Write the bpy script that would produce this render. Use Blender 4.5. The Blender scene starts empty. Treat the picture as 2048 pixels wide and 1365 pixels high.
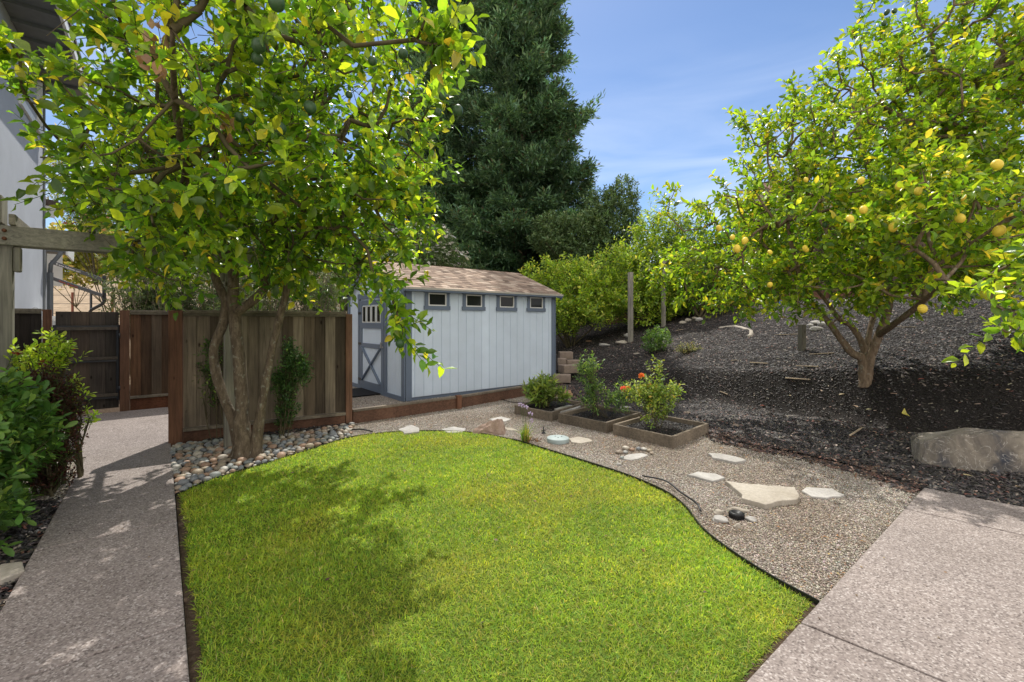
import bpy, bmesh, math, random
import numpy as np
from mathutils import Vector, Matrix

# ------------------------------------------------------------------ camera, world, sun
S = bpy.context.scene
C = S.collection
CAMH = 1.55
F = 910.2           # focal length in pixels of the 2048 px photo
HZ = 642.0          # horizon row of the photo
cam_d = bpy.data.cameras.new("camera")
cam = bpy.data.objects.new("camera", cam_d)
C.objects.link(cam)
cam.location = (0, 0, CAMH)
cam.rotation_euler = (math.radians(90), 0, 0)
cam_d.sensor_width = 36
cam_d.lens = 16.0
cam_d.shift_y = -(682.5 - HZ) / 2048.0
cam_d.clip_start = 0.05
cam_d.clip_end = 800
S.camera = cam

FILL_CLOUD = 11.2  # brightness of the unseen clouds added as fill light
SUN_EL = math.radians(55)
SUN_AZ = math.radians(-4)      # from +Y towards +X
world = bpy.data.worlds.new("World")
S.world = world
world.use_nodes = True
wn = world.node_tree; wn.nodes.clear()
sky = wn.nodes.new("ShaderNodeTexSky"); sky.sky_type = 'NISHITA'
sky.sun_disc = False; sky.sun_elevation = SUN_EL; sky.sun_rotation = SUN_AZ
sky.air_density = 1.0; sky.dust_density = 0.4; sky.ozone_density = 6.0; sky.altitude = 200
tc = wn.nodes.new("ShaderNodeTexCoord")
mp = wn.nodes.new("ShaderNodeMapping"); mp.inputs['Scale'].default_value = (1.6, 1.6, 7.0); mp.inputs['Rotation'].default_value = (0.0, 0.25, 0.3)
nz = wn.nodes.new("ShaderNodeTexNoise"); nz.inputs['Scale'].default_value = 1.7; nz.inputs['Detail'].default_value = 6; nz.inputs['Distortion'].default_value = 0.6
rp = wn.nodes.new("ShaderNodeValToRGB"); rp.color_ramp.elements[0].position = 0.36; rp.color_ramp.elements[0].color = (0,0,0,1)
rp.color_ramp.elements[1].position = 0.80; rp.color_ramp.elements[1].color = (.95,.95,.95,1)
sep = wn.nodes.new("ShaderNodeSeparateXYZ")
mr = wn.nodes.new("ShaderNodeMapRange"); mr.inputs['From Min'].default_value = 0.52; mr.inputs['From Max'].default_value = 0.22
mul = wn.nodes.new("ShaderNodeMath"); mul.operation = 'MULTIPLY'
mx = wn.nodes.new("ShaderNodeMix"); mx.data_type = 'RGBA'
mx.inputs[7].default_value = (6.2, 7.0, 8.6, 1)
bg = wn.nodes.new("ShaderNodeBackground"); bg.inputs['Strength'].default_value = 0.12
out = wn.nodes.new("ShaderNodeOutputWorld")
L = wn.links.new
L(tc.outputs['Generated'], mp.inputs['Vector']); L(mp.outputs[0], nz.inputs['Vector']); L(nz.outputs[0], rp.inputs[0])
L(tc.outputs['Generated'], sep.inputs[0]); L(sep.outputs['Z'], mr.inputs['Value'])
L(rp.outputs[0], mul.inputs[0]); L(mr.outputs[0], mul.inputs[1]); L(mul.outputs[0], mx.inputs[0])
# bright unseen cloud bank added overhead and behind the camera to fill the shade
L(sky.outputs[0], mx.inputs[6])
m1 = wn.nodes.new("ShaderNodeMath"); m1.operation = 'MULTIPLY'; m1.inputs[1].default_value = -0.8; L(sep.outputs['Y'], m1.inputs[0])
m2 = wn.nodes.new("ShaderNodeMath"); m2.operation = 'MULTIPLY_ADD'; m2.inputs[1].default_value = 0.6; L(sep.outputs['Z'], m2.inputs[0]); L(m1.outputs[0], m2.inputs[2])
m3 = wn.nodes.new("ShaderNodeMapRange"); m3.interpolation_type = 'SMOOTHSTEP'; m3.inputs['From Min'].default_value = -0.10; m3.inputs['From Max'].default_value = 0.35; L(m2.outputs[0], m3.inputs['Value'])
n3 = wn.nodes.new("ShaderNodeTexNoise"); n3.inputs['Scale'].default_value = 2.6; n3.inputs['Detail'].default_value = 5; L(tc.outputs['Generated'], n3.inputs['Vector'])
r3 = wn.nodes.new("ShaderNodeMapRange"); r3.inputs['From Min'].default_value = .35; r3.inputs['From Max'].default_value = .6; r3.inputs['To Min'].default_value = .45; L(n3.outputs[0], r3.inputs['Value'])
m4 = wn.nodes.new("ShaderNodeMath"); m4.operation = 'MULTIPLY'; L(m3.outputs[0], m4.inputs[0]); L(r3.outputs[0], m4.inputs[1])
mc_ = wn.nodes.new("ShaderNodeMix"); mc_.data_type = 'RGBA'; mc_.inputs[7].default_value = (FILL_CLOUD*1.07, FILL_CLOUD, FILL_CLOUD*.92, 1)
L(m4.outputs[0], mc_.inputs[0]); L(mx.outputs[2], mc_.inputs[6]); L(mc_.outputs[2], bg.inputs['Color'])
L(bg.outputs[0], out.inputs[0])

sun_d = bpy.data.lights.new("sun", 'SUN'); sun_d.energy = 3.6; sun_d.angle = math.radians(0.53); sun_d.color = (1.0, 0.95, 0.86)
sun = bpy.data.objects.new("sun", sun_d); C.objects.link(sun)
sdir = Vector((math.sin(SUN_AZ)*math.cos(SUN_EL), math.cos(SUN_AZ)*math.cos(SUN_EL), math.sin(SUN_EL)))
sun.rotation_euler = sdir.to_track_quat('Z', 'Y').to_euler()
S.view_settings.view_transform = 'Standard'; S.view_settings.look = 'None'
S.view_settings.exposure = 0.27; S.view_settings.gamma = 1.0
S.cycles.max_bounces = 6; S.cycles.diffuse_bounces = 4; S.cycles.transmission_bounces = 4; S.cycles.transparent_max_bounces = 6

# ------------------------------------------------------------------ terrain height and photo rays
U = np.array([0.775, 0.632]); U /= np.linalg.norm(U)      # long direction of shed / patio edge
W = np.array([-U[1], U[0]])                                # away-left, direction of the walkway

def sstep(a, b, x):
    t = np.clip((x-a)/(b-a), 0, 1); return t*t*(3-2*t)

def H(x, y):
    x = np.asarray(x, float); y = np.asarray(y, float)
    d = (x-1.06)*.923 + (y-10.6)*.384
    k = 0.28
    z1 = k*np.maximum(0, np.sqrt(np.maximum(d,0)**2+.04)-.2)
    z1 = np.where(z1 > 1.75, 1.75+.42*(1-np.exp(-(z1-1.75)/.42*1.0)), z1)+.03*np.maximum(0,d-6)
    # cut bench for the shed: slope starts behind and beside it
    hill = 0.17*np.maximum(0, y-14)
    hill = np.where(hill > 9, 9, hill)
    z2 = hill*sstep(-1.0, -7.0, x - 0.0)
    sx = x-(-2.06); sy = y-8.76
    a = sx*U[0]+sy*U[1]; b = sx*W[0]+sy*W[1]
    near = (1-sstep(4.25, 4.9, a))*(1-sstep(3.2, 4.4, b))*sstep(-2.5,-1.5,a)
    return np.maximum(z1*(1-near), z2)

def gp(px, py, z=0.0):
    Y = F*(CAMH-z)/(py-HZ); return ((px-1024)/F*Y, Y)

def at(px, py, Y):
    return ((px-1024)/F*Y, Y, CAMH-(py-HZ)/F*Y)

def hit(px, py):
    Y = np.linspace(1.5, 60, 6000); X = (px-1024)/F*Y; Z = CAMH-(py-HZ)/F*Y
    i = np.argmax(Z <= H(X, Y)); return (float(X[i]), float(Y[i]), float(H(X[i], Y[i])))

# ------------------------------------------------------------------ mesh helpers
rng = np.random.default_rng(7)
def nrm(v):
    v = np.asarray(v, float); return v/np.maximum(np.linalg.norm(v, axis=-1, keepdims=True), 1e-9)

def link_mesh(name, me, mat, parent=None):
    o = bpy.data.objects.new(name, me); C.objects.link(o)
    if mat is not None:
        for m in (mat if isinstance(mat, (list, tuple)) else [mat]): me.materials.append(m)
    if parent is not None: o.parent = parent
    return o

def worg(o):
    v = Vector((0,0,0))
    while o is not None: v = v+o.location; o = o.parent
    return v

def np_mesh(name, V, Q, mat, parent=None, col=None, smooth=False, origin=None):
    """V (n,3) verts, Q (m,k) faces all of one size, col (n,3) per vertex"""
    me = bpy.data.meshes.new(name)
    V = np.asarray(V, np.float32); Q = np.asarray(Q, np.int32)
    if origin is not None: V = V - np.asarray(origin, np.float32)
    if parent is not None: V = V - np.asarray(worg(parent), np.float32)
    m, k = Q.shape
    me.vertices.add(len(V)); me.vertices.foreach_set("co", V.ravel())
    me.loops.add(m*k); me.loops.foreach_set("vertex_index", Q.ravel())
    me.polygons.add(m); me.polygons.foreach_set("loop_start", np.arange(0, m*k, k, dtype=np.int32))
    me.polygons.foreach_set("loop_total", np.full(m, k, np.int32))
    if smooth: me.polygons.foreach_set("use_smooth", np.ones(m, bool))
    me.update(calc_edges=True)
    if col is not None:
        a = me.color_attributes.new("Col", 'FLOAT_COLOR', 'POINT')
        c4 = np.ones((len(V), 4), np.float32); c4[:, :3] = col; a.data.foreach_set("color", c4.ravel())
    o = link_mesh(name, me, mat, parent)
    if origin is not None: o.location = origin
    return o

class MB:
    def __init__(s): s.v = []; s.f = []; s.c = []; s.sm = []
    def add(s, V, Fc, col=(1,1,1), smooth=False):
        n = len(s.v); s.v += [tuple(map(float, p)) for p in V]
        s.f += [tuple(n+i for i in f) for f in Fc]; s.c += [tuple(col)]*len(V); s.sm += [smooth]*len(Fc)
    def box(s, c, size, ang=0.0, col=(1,1,1), tilt=None):
        hx, hy, hz = [q/2 for q in size]
        P = [Vector((x,y,z)) for z in (-hz,hz) for x,y in ((-hx,-hy),(hx,-hy),(hx,hy),(-hx,hy))]
        R = Matrix.Rotation(ang, 3, 'Z')
        if tilt is not None: R = R @ tilt
        s.add([R@p+Vector(c) for p in P], [(3,2,1,0),(4,5,6,7),(0,1,5,4),(1,2,6,5),(2,3,7,6),(3,0,4,7)], col)
    def bar(s, a, b, w, h, col=(1,1,1), up=(0,0,1)):
        a = Vector(a); b = Vector(b); d = (b-a).normalized(); up = Vector(up)
        x = d.cross(up)
        if x.length < 1e-4: x = d.cross(Vector((1,0,0)))
        x.normalize(); y = x.cross(d)
        P = [q+x*sx*w/2+y*sy*h/2 for q in (a,b) for sx,sy in ((-1,-1),(1,-1),(1,1),(-1,1))]
        s.add(P, [(3,2,1,0),(4,5,6,7),(0,1,5,4),(1,2,6,5),(2,3,7,6),(3,0,4,7)], col)
    def prism(s, pts, z0, z1, col=(1,1,1), jit=0):
        """flat polygon pts [(x,y)] from z0 to z1 (numbers or fn)"""
        n = len(pts); zz0 = z0 if callable(z0) else (lambda x,y: z0); zz1 = z1 if callable(z1) else (lambda x,y: z1)
        V = [(x,y,zz0(x,y)) for x,y in pts]+[(x,y,zz1(x,y)) for x,y in pts]
        s.add(V, [tuple(range(n-1,-1,-1)), tuple(range(n,2*n))]+[(i,(i+1)%n,n+(i+1)%n,n+i) for i in range(n)], col)
    def tube(s, pts, rad, n=8, col=(1,1,1), cap=True, noise=0.0, rn=None):
        pts = np.asarray(pts, float); m = len(pts)
        rad = np.full(m, rad) if np.isscalar(rad) else np.asarray(rad, float)
        T = np.gradient(pts, axis=0) if m > 2 else np.repeat((pts[1:]-pts[:1]), m, 0)
        T = nrm(T); ref = np.array([0.13,0.97,0.2]) if abs(T[0][1]) < .8 else np.array([1.0,0.1,0.1])
        V = []; 
        x = nrm(np.cross(T[0], ref))
        ph = 0 if rn is None else rn.random()*9
        for i in range(m):
            x = nrm(x-T[i]*np.dot(x,T[i])); y = np.cross(T[i], x)
            for k in range(n):
                a = 2*math.pi*k/n
                r = rad[i]*(1+noise*(math.sin(3*a+i*.9+ph)+math.sin(2*a-i*.55+2*ph)+.6*math.sin(5*a+i*1.7+ph)))
                V.append(pts[i]+r*(math.cos(a)*x+math.sin(a)*y))
        Fc = [(i*n+k, i*n+(k+1)%n, (i+1)*n+(k+1)%n, (i+1)*n+k) for i in range(m-1) for k in range(n)]
        if cap: Fc += [tuple(range(n-1,-1,-1)), tuple(range((m-1)*n, m*n))]
        s.add(V, Fc, col, True)
    def lathe(s, prof, c, n=20, col=(1,1,1), smooth=True):
        V = [(c[0]+r*math.cos(2*math.pi*k/n), c[1]+r*math.sin(2*math.pi*k/n), c[2]+z) for r,z in prof for k in range(n)]
        Fc = [(i*n+k, i*n+(k+1)%n, (i+1)*n+(k+1)%n, (i+1)*n+k) for i in range(len(prof)-1) for k in range(n)]
        Fc += [tuple(range(n-1,-1,-1)), tuple(range((len(prof)-1)*n, len(prof)*n))]
        s.add(V, Fc, col, smooth)
    def build(s, name, mat, parent=None, bevel=0.0, origin=None):
        me = bpy.data.meshes.new(name)
        o3 = Vector(origin) if origin is not None else Vector((0,0,0))
        if parent is not None: o3 = worg(parent)
        me.from_pydata([tuple(Vector(p)-o3) for p in s.v], [], s.f); me.update()
        me.polygons.foreach_set("use_smooth", s.sm)
        a = me.color_attributes.new("Col", 'FLOAT_COLOR', 'POINT')
        c4 = np.ones((len(s.v), 4), np.float32); c4[:, :3] = np.array(s.c); a.data.foreach_set("color", c4.ravel())
        o = link_mesh(name, me, mat, parent)
        if origin is not None: o.location = o3
        if bevel > 0:
            b = o.modifiers.new("bevel", 'BEVEL'); b.width = bevel; b.segments = 2; b.limit_method = 'ANGLE'; b.angle_limit = math.radians(40)
        return o

def tag(o, label=None, cat=None, group=None, kind=None):
    if label: o["label"] = label
    if cat: o["category"] = cat
    if group: o["group"] = group
    if kind: o["kind"] = kind
    return o

def thing(name, label, cat, loc=(0,0,0), group=None):
    o = bpy.data.objects.new(name, None); C.objects.link(o); o.location = loc
    o.empty_display_size = 0.2
    tag(o, label, cat, group); return o

# ------------------------------------------------------------------ materials
def mat_new(name):
    m = bpy.data.materials.new(name); m.use_nodes = True
    nt = m.node_tree; nt.nodes.clear()
    o = nt.nodes.new("ShaderNodeOutputMaterial"); b = nt.nodes.new("ShaderNodeBsdfPrincipled")
    nt.links.new(b.outputs[0], o.inputs[0]); return m, nt, b, o

def N(nt, t, **kw):
    n = nt.nodes.new(t)
    for k, v in kw.items():
        if k.startswith('_'): setattr(n, k[1:], v)
        else: n.inputs[k.replace('__',' ')].default_value = v
    return n

def mixc(nt, fac, a, b, mode='MIX'):
    m = nt.nodes.new("ShaderNodeMix"); m.data_type = 'RGBA'; m.blend_type = mode
    for s, v in ((0, fac), (6, a), (7, b)):
        if hasattr(v, 'is_linked') or isinstance(v, bpy.types.NodeSocket): nt.links.new(v, m.inputs[s])
        elif isinstance(v, (int, float)): m.inputs[s].default_value = v
        else: m.inputs[s].default_value = (*v, 1)
    return m.outputs[2]

def ramp(nt, src, stops):
    r = nt.nodes.new("ShaderNodeValToRGB"); e = r.color_ramp.elements
    while len(e) < len(stops): e.new(0.5)
    for i, (p, c) in enumerate(stops):
        e[i].position = p; e[i].color = (*c, 1) if len(c) == 3 else c
    nt.links.new(src, r.inputs[0]); return r.outputs[0]

def coords(nt, scale=(1,1,1), rot=(0,0,0)):
    t = nt.nodes.new("ShaderNodeTexCoord"); m = nt.nodes.new("ShaderNodeMapping")
    m.inputs['Scale'].default_value = scale; m.inputs['Rotation'].default_value = rot
    nt.links.new(t.outputs['Object'], m.inputs[0]); return m.outputs[0]

def bump(nt, b, src, strength=0.5, dist=0.01):
    n = nt.nodes.new("ShaderNodeBump"); n.inputs['Strength'].default_value = strength; n.inputs['Distance'].default_value = dist
    nt.links.new(src, n.inputs['Height']); nt.links.new(n.outputs[0], b.inputs['Normal']); return n

def noise(nt, vec, scale, detail=4, rough=0.55, dist=0.0):
    n = nt.nodes.new("ShaderNodeTexNoise"); n.inputs['Scale'].default_value = scale; n.inputs['Detail'].default_value = detail
    n.inputs['Roughness'].default_value = rough; n.inputs['Distortion'].default_value = dist
    nt.links.new(vec, n.inputs['Vector']); return n.outputs[0]

def attr(nt):
    a = nt.nodes.new("ShaderNodeAttribute"); a.attribute_name = "Col"; return a.outputs['Color']

def leaf_mat(name, trans=0.42, rough=0.36, tcol=(1.25, 1.15, .55), gain=2.4):
    m, nt, b, o = mat_new(name)
    col = attr(nt)
    n = noise(nt, coords(nt), 26.0, 2)
    c2 = mixc(nt, 1.0, col, ramp(nt, n, [(0.3, (.78,.80,.78)), (0.75, (1.2,1.15,1.1))]), 'MULTIPLY')
    nt.links.new(c2, b.inputs['Base Color'])
    b.inputs['Roughness'].default_value = rough
    b.inputs['Specular IOR Level'].default_value = 0.5
    bump(nt, b, noise(nt, coords(nt), 55.0, 3), .35, .004)
    t = nt.nodes.new("ShaderNodeBsdfTranslucent")
    tc_ = mixc(nt, 1.0, c2, tuple(q*gain for q in tcol), 'MULTIPLY'); nt.links.new(tc_, t.inputs['Color'])
    mx_ = nt.nodes.new("ShaderNodeMixShader"); mx_.inputs[0].default_value = trans
    nt.links.new(b.outputs[0], mx_.inputs[1]); nt.links.new(t.outputs[0], mx_.inputs[2]); nt.links.new(mx_.outputs[0], o.inputs[0])
    return m

def attr_mat(name, rough=0.7, nscale=8.0, lo=.75, hi=1.2, bscale=60, bstr=.3, bdist=.004, spec=.3, stretch=(1,1,1), rot=(0,0,0), metal=0):
    m, nt, b, o = mat_new(name)
    v = coords(nt, stretch, rot); n = noise(nt, v, nscale, 6, .6)
    c = mixc(nt, 1.0, attr(nt), ramp(nt, n, [(0.28, (lo,)*3), (0.72, (hi,)*3)]), 'MULTIPLY')
    nt.links.new(c, b.inputs['Base Color']); b.inputs['Roughness'].default_value = rough
    b.inputs['Specular IOR Level'].default_value = spec; b.inputs['Metallic'].default_value = metal
    if bstr > 0: bump(nt, b, noise(nt, v, bscale, 4), bstr, bdist)
    return m

def wood_mat(name, rot=0.0, vertical=True, knots=True):
    m, nt, b, o = mat_new(name)
    st = (26, 26, 1.3) if vertical else (1.3, 26, 26)
    v = coords(nt, st, (0, 0, 0) if vertical else (0, 0, rot))
    g = noise(nt, v, 1.6, 8, .65, .5)
    v2 = coords(nt, (1.2,1.2,.5)); big = noise(nt, v2, 2.3, 4)
    c = mixc(nt, 1.0, attr(nt), ramp(nt, g, [(0.25, (.45,.45,.45)), (0.5, (.95,.95,.95)), (0.8, (1.45,1.42,1.38))]), 'MULTIPLY')
    c = mixc(nt, 1.0, c, ramp(nt, big, [(0.3, (.62,.62,.64)), (0.7, (1.2,1.18,1.15))]), 'MULTIPLY')
    if knots:
        vv = coords(nt, (5,5,2.2), (.0,.0,.3)); vo = nt.nodes.new("ShaderNodeTexVoronoi"); vo.inputs['Scale'].default_value = 1.25
        nt.links.new(vv, vo.inputs['Vector'])
        c = mixc(nt, 1.0, c, ramp(nt, vo.outputs['Distance'], [(0.05, (.25,.22,.2)), (0.11, (1,1,1))]), 'MULTIPLY')
    nt.links.new(c, b.inputs['Base Color']); b.inputs['Roughness'].default_value = .85; b.inputs['Specular IOR Level'].default_value = .2
    bump(nt, b, g, .55, .004); return m

def aggregate_mat():
    m, nt, b, o = mat_new("exposed aggregate concrete")
    v = coords(nt)
    vo = nt.nodes.new("ShaderNodeTexVoronoi"); vo.inputs['Scale'].default_value = 110; nt.links.new(v, vo.inputs['Vector'])
    sp = nt.nodes.new("ShaderNodeSeparateColor"); nt.links.new(vo.outputs['Color'], sp.inputs[0])
    c = ramp(nt, sp.outputs[0], [(0.0,(.115,.095,.09)), (0.2,(.20,.17,.158)), (0.5,(.27,.23,.215)), (0.8,(.33,.287,.268)), (1.0,(.47,.43,.41))])
    c = mixc(nt, ramp(nt, vo.outputs['Distance'], [(0.45,(0,0,0)), (0.8,(.75,.75,.75))]), c, (.25,.215,.20))
    big = noise(nt, v, 1.6, 6, .65)
    c = mixc(nt, 1.0, c, ramp(nt, big, [(0.3,(.84,.83,.82)), (0.5,(1,1,1)), (0.72,(1.10,1.09,1.08))]), 'MULTIPLY')
    n2 = noise(nt, v, 11, 5, .7)
    c = mixc(nt, 1.0, c, ramp(nt, n2, [(0.35,(.95,.945,.94)), (0.6,(1.03,1.03,1.03))]), 'MULTIPLY')
    nt.links.new(c, b.inputs['Base Color']); b.inputs['Roughness'].default_value = .8; b.inputs['Specular IOR Level'].default_value = .25
    bump(nt, b, vo.outputs['Distance'], -.45, .004); return m

def soil_mat(name, a, b_, c_, scale=30):
    m, nt, b, o = mat_new(name); v = coords(nt)
    n = noise(nt, v, scale, 8, .7); n2 = noise(nt, v, 1.3, 4)
    c = ramp(nt, n, [(0.3, a), (0.5, b_), (0.72, c_)])
    c = mixc(nt, 1.0, c, ramp(nt, n2, [(0.3,(.75,.75,.75)), (0.7,(1.2,1.2,1.2))]), 'MULTIPLY')
    nt.links.new(c, b.inputs['Base Color']); b.inputs['Roughness'].default_value = .95; b.inputs['Specular IOR Level'].default_value = .1
    bump(nt, b, n, .9, .02); return m

def gravel_mat():
    m, nt, b, o = mat_new("pea gravel bed"); v = coords(nt)
    vo = nt.nodes.new("ShaderNodeTexVoronoi"); vo.inputs['Scale'].default_value = 95; nt.links.new(v, vo.inputs['Vector'])
    sp = nt.nodes.new("ShaderNodeSeparateColor"); nt.links.new(vo.outputs['Color'], sp.inputs[0])
    c = ramp(nt, sp.outputs[1], [(0.0,(.10,.085,.07)), (0.4,(.24,.205,.17)), (0.75,(.38,.33,.28)), (1.0,(.55,.50,.44))])
    n2 = noise(nt, v, 1.1, 5, .6)
    c = mixc(nt, 1.0, c, ramp(nt, n2, [(0.3,(.7,.66,.62)), (0.65,(1.1,1.1,1.1))]), 'MULTIPLY')
    c = mixc(nt, ramp(nt, vo.outputs['Distance'], [(0.5,(0,0,0)), (0.8,(.8,.8,.8))]), c, (.09,.07,.055))
    nt.links.new(c, b.inputs['Base Color']); b.inputs['Roughness'].default_value = .9
    bump(nt, b, vo.outputs['Distance'], -.8, .01); return m

def stone_mat(name, stops, scale=4.0, bs=.6, veins=None):
    m, nt, b, o = mat_new(name); v = coords(nt)
    n = noise(nt, v, scale, 8, .62, .6); c = ramp(nt, n, stops)
    n2 = noise(nt, v, scale*14, 6, .7)
    c = mixc(nt, 1.0, c, ramp(nt, n2, [(0.3,(.8,.8,.8)), (0.7,(1.15,1.15,1.15))]), 'MULTIPLY')
    if veins:
        n3 = noise(nt, v, scale*3.5, 3, .5, 2.0)
        c = mixc(nt, ramp(nt, n3, [(0.485,(0,0,0)), (0.5,(.6,.6,.6)), (0.515,(0,0,0))]), c, veins)
    nt.links.new(c, b.inputs['Base Color']); b.inputs['Roughness'].default_value = .85; b.inputs['Specular IOR Level'].default_value = .25
    bump(nt, b, n2, bs, .012); return m

def bark_mat(name, a, b_, c_, st=(9,9,3)):
    m, nt, b, o = mat_new(name); v = coords(nt, st)
    n = noise(nt, v, 3.0, 8, .7, .3); c = ramp(nt, n, [(0.3, a), (0.52, b_), (0.72, c_)])
    n3 = noise(nt, coords(nt), 17, 3)
    c = mixc(nt, ramp(nt, n3, [(0.60,(0,0,0)), (0.68,(.6,.6,.6))]), c, (.30,.30,.24))
    nt.links.new(c, b.inputs['Base Color']); b.inputs['Roughness'].default_value = .9; b.inputs['Specular IOR Level'].default_value = .15
    bump(nt, b, n, 1.0, .015); return m

def flat_mat(name, col, rough=.5, spec=.4, var=.12, nscale=12, bstr=0.15, bscale=120, metal=0):
    m, nt, b, o = mat_new(name); v = coords(nt)
    n = noise(nt, v, nscale, 5, .6)
    c = mixc(nt, 1.0, col, ramp(nt, n, [(0.3,(1-var,)*3), (0.7,(1+var,)*3)]), 'MULTIPLY')
    nt.links.new(c, b.inputs['Base Color']); b.inputs['Roughness'].default_value = rough
    b.inputs['Specular IOR Level'].default_value = spec; b.inputs['Metallic'].default_value = metal
    if bstr > 0: bump(nt, b, noise(nt, v, bscale, 4), bstr, .003)
    return m

M = {}
M['leaf'] = leaf_mat("citrus leaf", trans=.42, rough=.30)
M['shrub'] = leaf_mat("shrub leaf", trans=.30, rough=.5)
M['dull'] = leaf_mat("matte leaf", trans=.20, rough=.65, gain=1.6)
M['petal'] = leaf_mat("petal", trans=.35, rough=.6, tcol=(1,1,1), gain=1.3)
M['grass'] = leaf_mat("grass blade", trans=.45, rough=.55, gain=1.8)
M['chip'] = attr_mat("dyed wood chip", rough=.62, nscale=60, lo=.6, hi=1.5, bstr=.4, bscale=200, spec=.5)
M['pebble'] = attr_mat("pebble", rough=.6, nscale=35, lo=.8, hi=1.2, bscale=150, bstr=.15, spec=.35)
M['cobble'] = attr_mat("river cobble", rough=.55, nscale=14, lo=.72, hi=1.25, bscale=90, bstr=.2, spec=.35)
M['bark'] = bark_mat("citrus bark", (.06,.046,.032), (.145,.112,.078), (.26,.21,.155))
M['bark2'] = bark_mat("lemon bark", (.09,.065,.045), (.20,.145,.10), (.30,.23,.16))
M['twig'] = flat_mat("twig bark", (.10,.085,.05), .9, .1, .3)
M['gtwig'] = flat_mat("green twig", (.07,.11,.03), .7, .2, .3)
M['agg'] = aggregate_mat()
M['gravel'] = gravel_mat()
M['soil'] = soil_mat("brown soil", (.045,.03,.02), (.085,.06,.042), (.14,.105,.075))
M['mulch'] = soil_mat("dark mulch", (.012,.010,.010), (.030,.027,.026), (.075,.066,.062), 55)
M['earth'] = soil_mat("earth", (.20,.15,.10), (.34,.26,.18), (.45,.36,.25), 6)
M['fwood'] = wood_mat("weathered fence wood")
M['hwood'] = wood_mat("weathered rail wood", rot=-math.atan2(U[1], U[0]), vertical=False, knots=False)
M['hwoodw'] = wood_mat("weathered end wood", rot=-math.atan2(W[1], W[0]), vertical=False, knots=False)
M['siding'] = attr_mat("painted siding", rough=.62, nscale=2.2, lo=.94, hi=1.05, bscale=1.0, bstr=.0, stretch=(1,1,1))
nt = M['siding'].node_tree; b_ = [n for n in nt.nodes if n.type == 'BSDF_PRINCIPLED'][0]
bump(nt, b_, noise(nt, coords(nt, (60,60,160)), 1.0, 5, .6), .6, .004)
M['trim'] = flat_mat("slate blue paint", (.15,.19,.26), .5, .35, .06, 5, .12, 60)
M['white'] = flat_mat("white paint", (.74,.74,.72), .5, .35, .05, 6, .05)
M['stucco'] = flat_mat("pale stucco", (.43,.455,.50), .85, .15, .08, 1.5, .8, 45)
M['shingle'] = attr_mat("asphalt shingle", rough=.9, nscale=30, lo=.75, hi=1.25, bscale=260, bstr=.6, bdist=.006, spec=.15)
M['black'] = flat_mat("black plastic", (.012,.012,.014), .45, .4, .2)
M['blackm'] = flat_mat("black metal", (.02,.022,.026), .4, .5, .2)
M['grey'] = flat_mat("grey soffit paint", (.17,.18,.19), .7, .2, .08)
M['beige'] = flat_mat("beige stucco", (.42,.36,.29), .9, .1, .08)
M['copper'] = flat_mat("rusty bolt", (.17,.07,.035), .6, .5, .3, 40, .3, 90, .4)
M['lid'] = flat_mat("grey green plastic lid", (.36,.43,.43), .6, .3, .1)
M['flag'] = stone_mat("pale flagstone", [(0.3,(.30,.285,.265)), (0.55,(.44,.425,.40)), (0.75,(.55,.53,.50))], 3, .45)
M['flagtan'] = stone_mat("tan flagstone", [(0.3,(.33,.29,.235)), (0.55,(.43,.39,.33)), (0.75,(.51,.47,.41))], 3, .45)
M['boulder'] = stone_mat("pink boulder", [(0.3,(.24,.17,.14)), (0.5,(.38,.27,.22)), (0.7,(.48,.38,.32))], 5, .8)
M['slab'] = stone_mat("grey brown boulder", [(0.36,(.05,.055,.07)), (0.45,(.16,.14,.12)), (0.56,(.27,.235,.19)), (0.7,(.33,.31,.28))], 1.5, .6, (.50,.47,.43))
M['block'] = stone_mat("concrete block", [(0.3,(.24,.185,.15)), (0.7,(.36,.29,.24))], 8, .7)
M['rust'] = stone_mat("orange stone", [(0.3,(.30,.17,.10)), (0.7,(.46,.29,.19))], 6, .6)
M['lemon'] = flat_mat("lemon skin", (.80,.60,.07), .45, .4, .14, 14, .3, 140)
M['lime'] = flat_mat("green citrus skin", (.035,.085,.03), .4, .45, .25, 14, .35, 140)
M['dry'] = flat_mat("dry leaf", (.40,.27,.16), .9, .1, .3)
M['redpost'] = flat_mat("rust red post", (.20,.07,.045), .8, .2, .2)
M['text'] = flat_mat("white lettering", (.75,.75,.75), .5, .3, .02, 5, 0)
M['textred'] = flat_mat("red lettering", (.45,.09,.06), .5, .3, .02, 5, 0)
mg, nt, b_, o_ = mat_new("dark glass"); b_.inputs['Base Color'].default_value = (.02,.022,.024,1); b_.inputs['Roughness'].default_value = .04
b_.inputs['Specular IOR Level'].default_value = .22; M['glass'] = mg

# ------------------------------------------------------------------ polygons of the ground plan (world metres)
def inpoly(x, y, P):
    P = np.asarray(P); n = len(P); r = np.zeros(x.shape, bool); j = n-1
    for i in range(n):
        xi, yi = P[i]; xj, yj = P[j]
        c = ((yi > y) != (yj > y)) & (x < (xj-xi)*(y-yi)/(yj-yi+1e-12)+xi)
        r ^= c; j = i
    return r

def smooth_line(P, per=8):
    P = np.asarray(P, float); out_ = []
    Q = np.vstack([2*P[0]-P[1], P, 2*P[-1]-P[-2]])
    for i in range(1, len(Q)-2):
        for t in np.linspace(0, 1, per, endpoint=False):
            p0,p1,p2,p3 = Q[i-1],Q[i],Q[i+1],Q[i+2]
            out_.append(.5*((2*p1)+(-p0+p2)*t+(2*p0-5*p1+4*p2-p3)*t*t+(-p0+3*p1-3*p2+p3)*t**3))
    out_.append(P[-1]); return np.array(out_)

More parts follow.
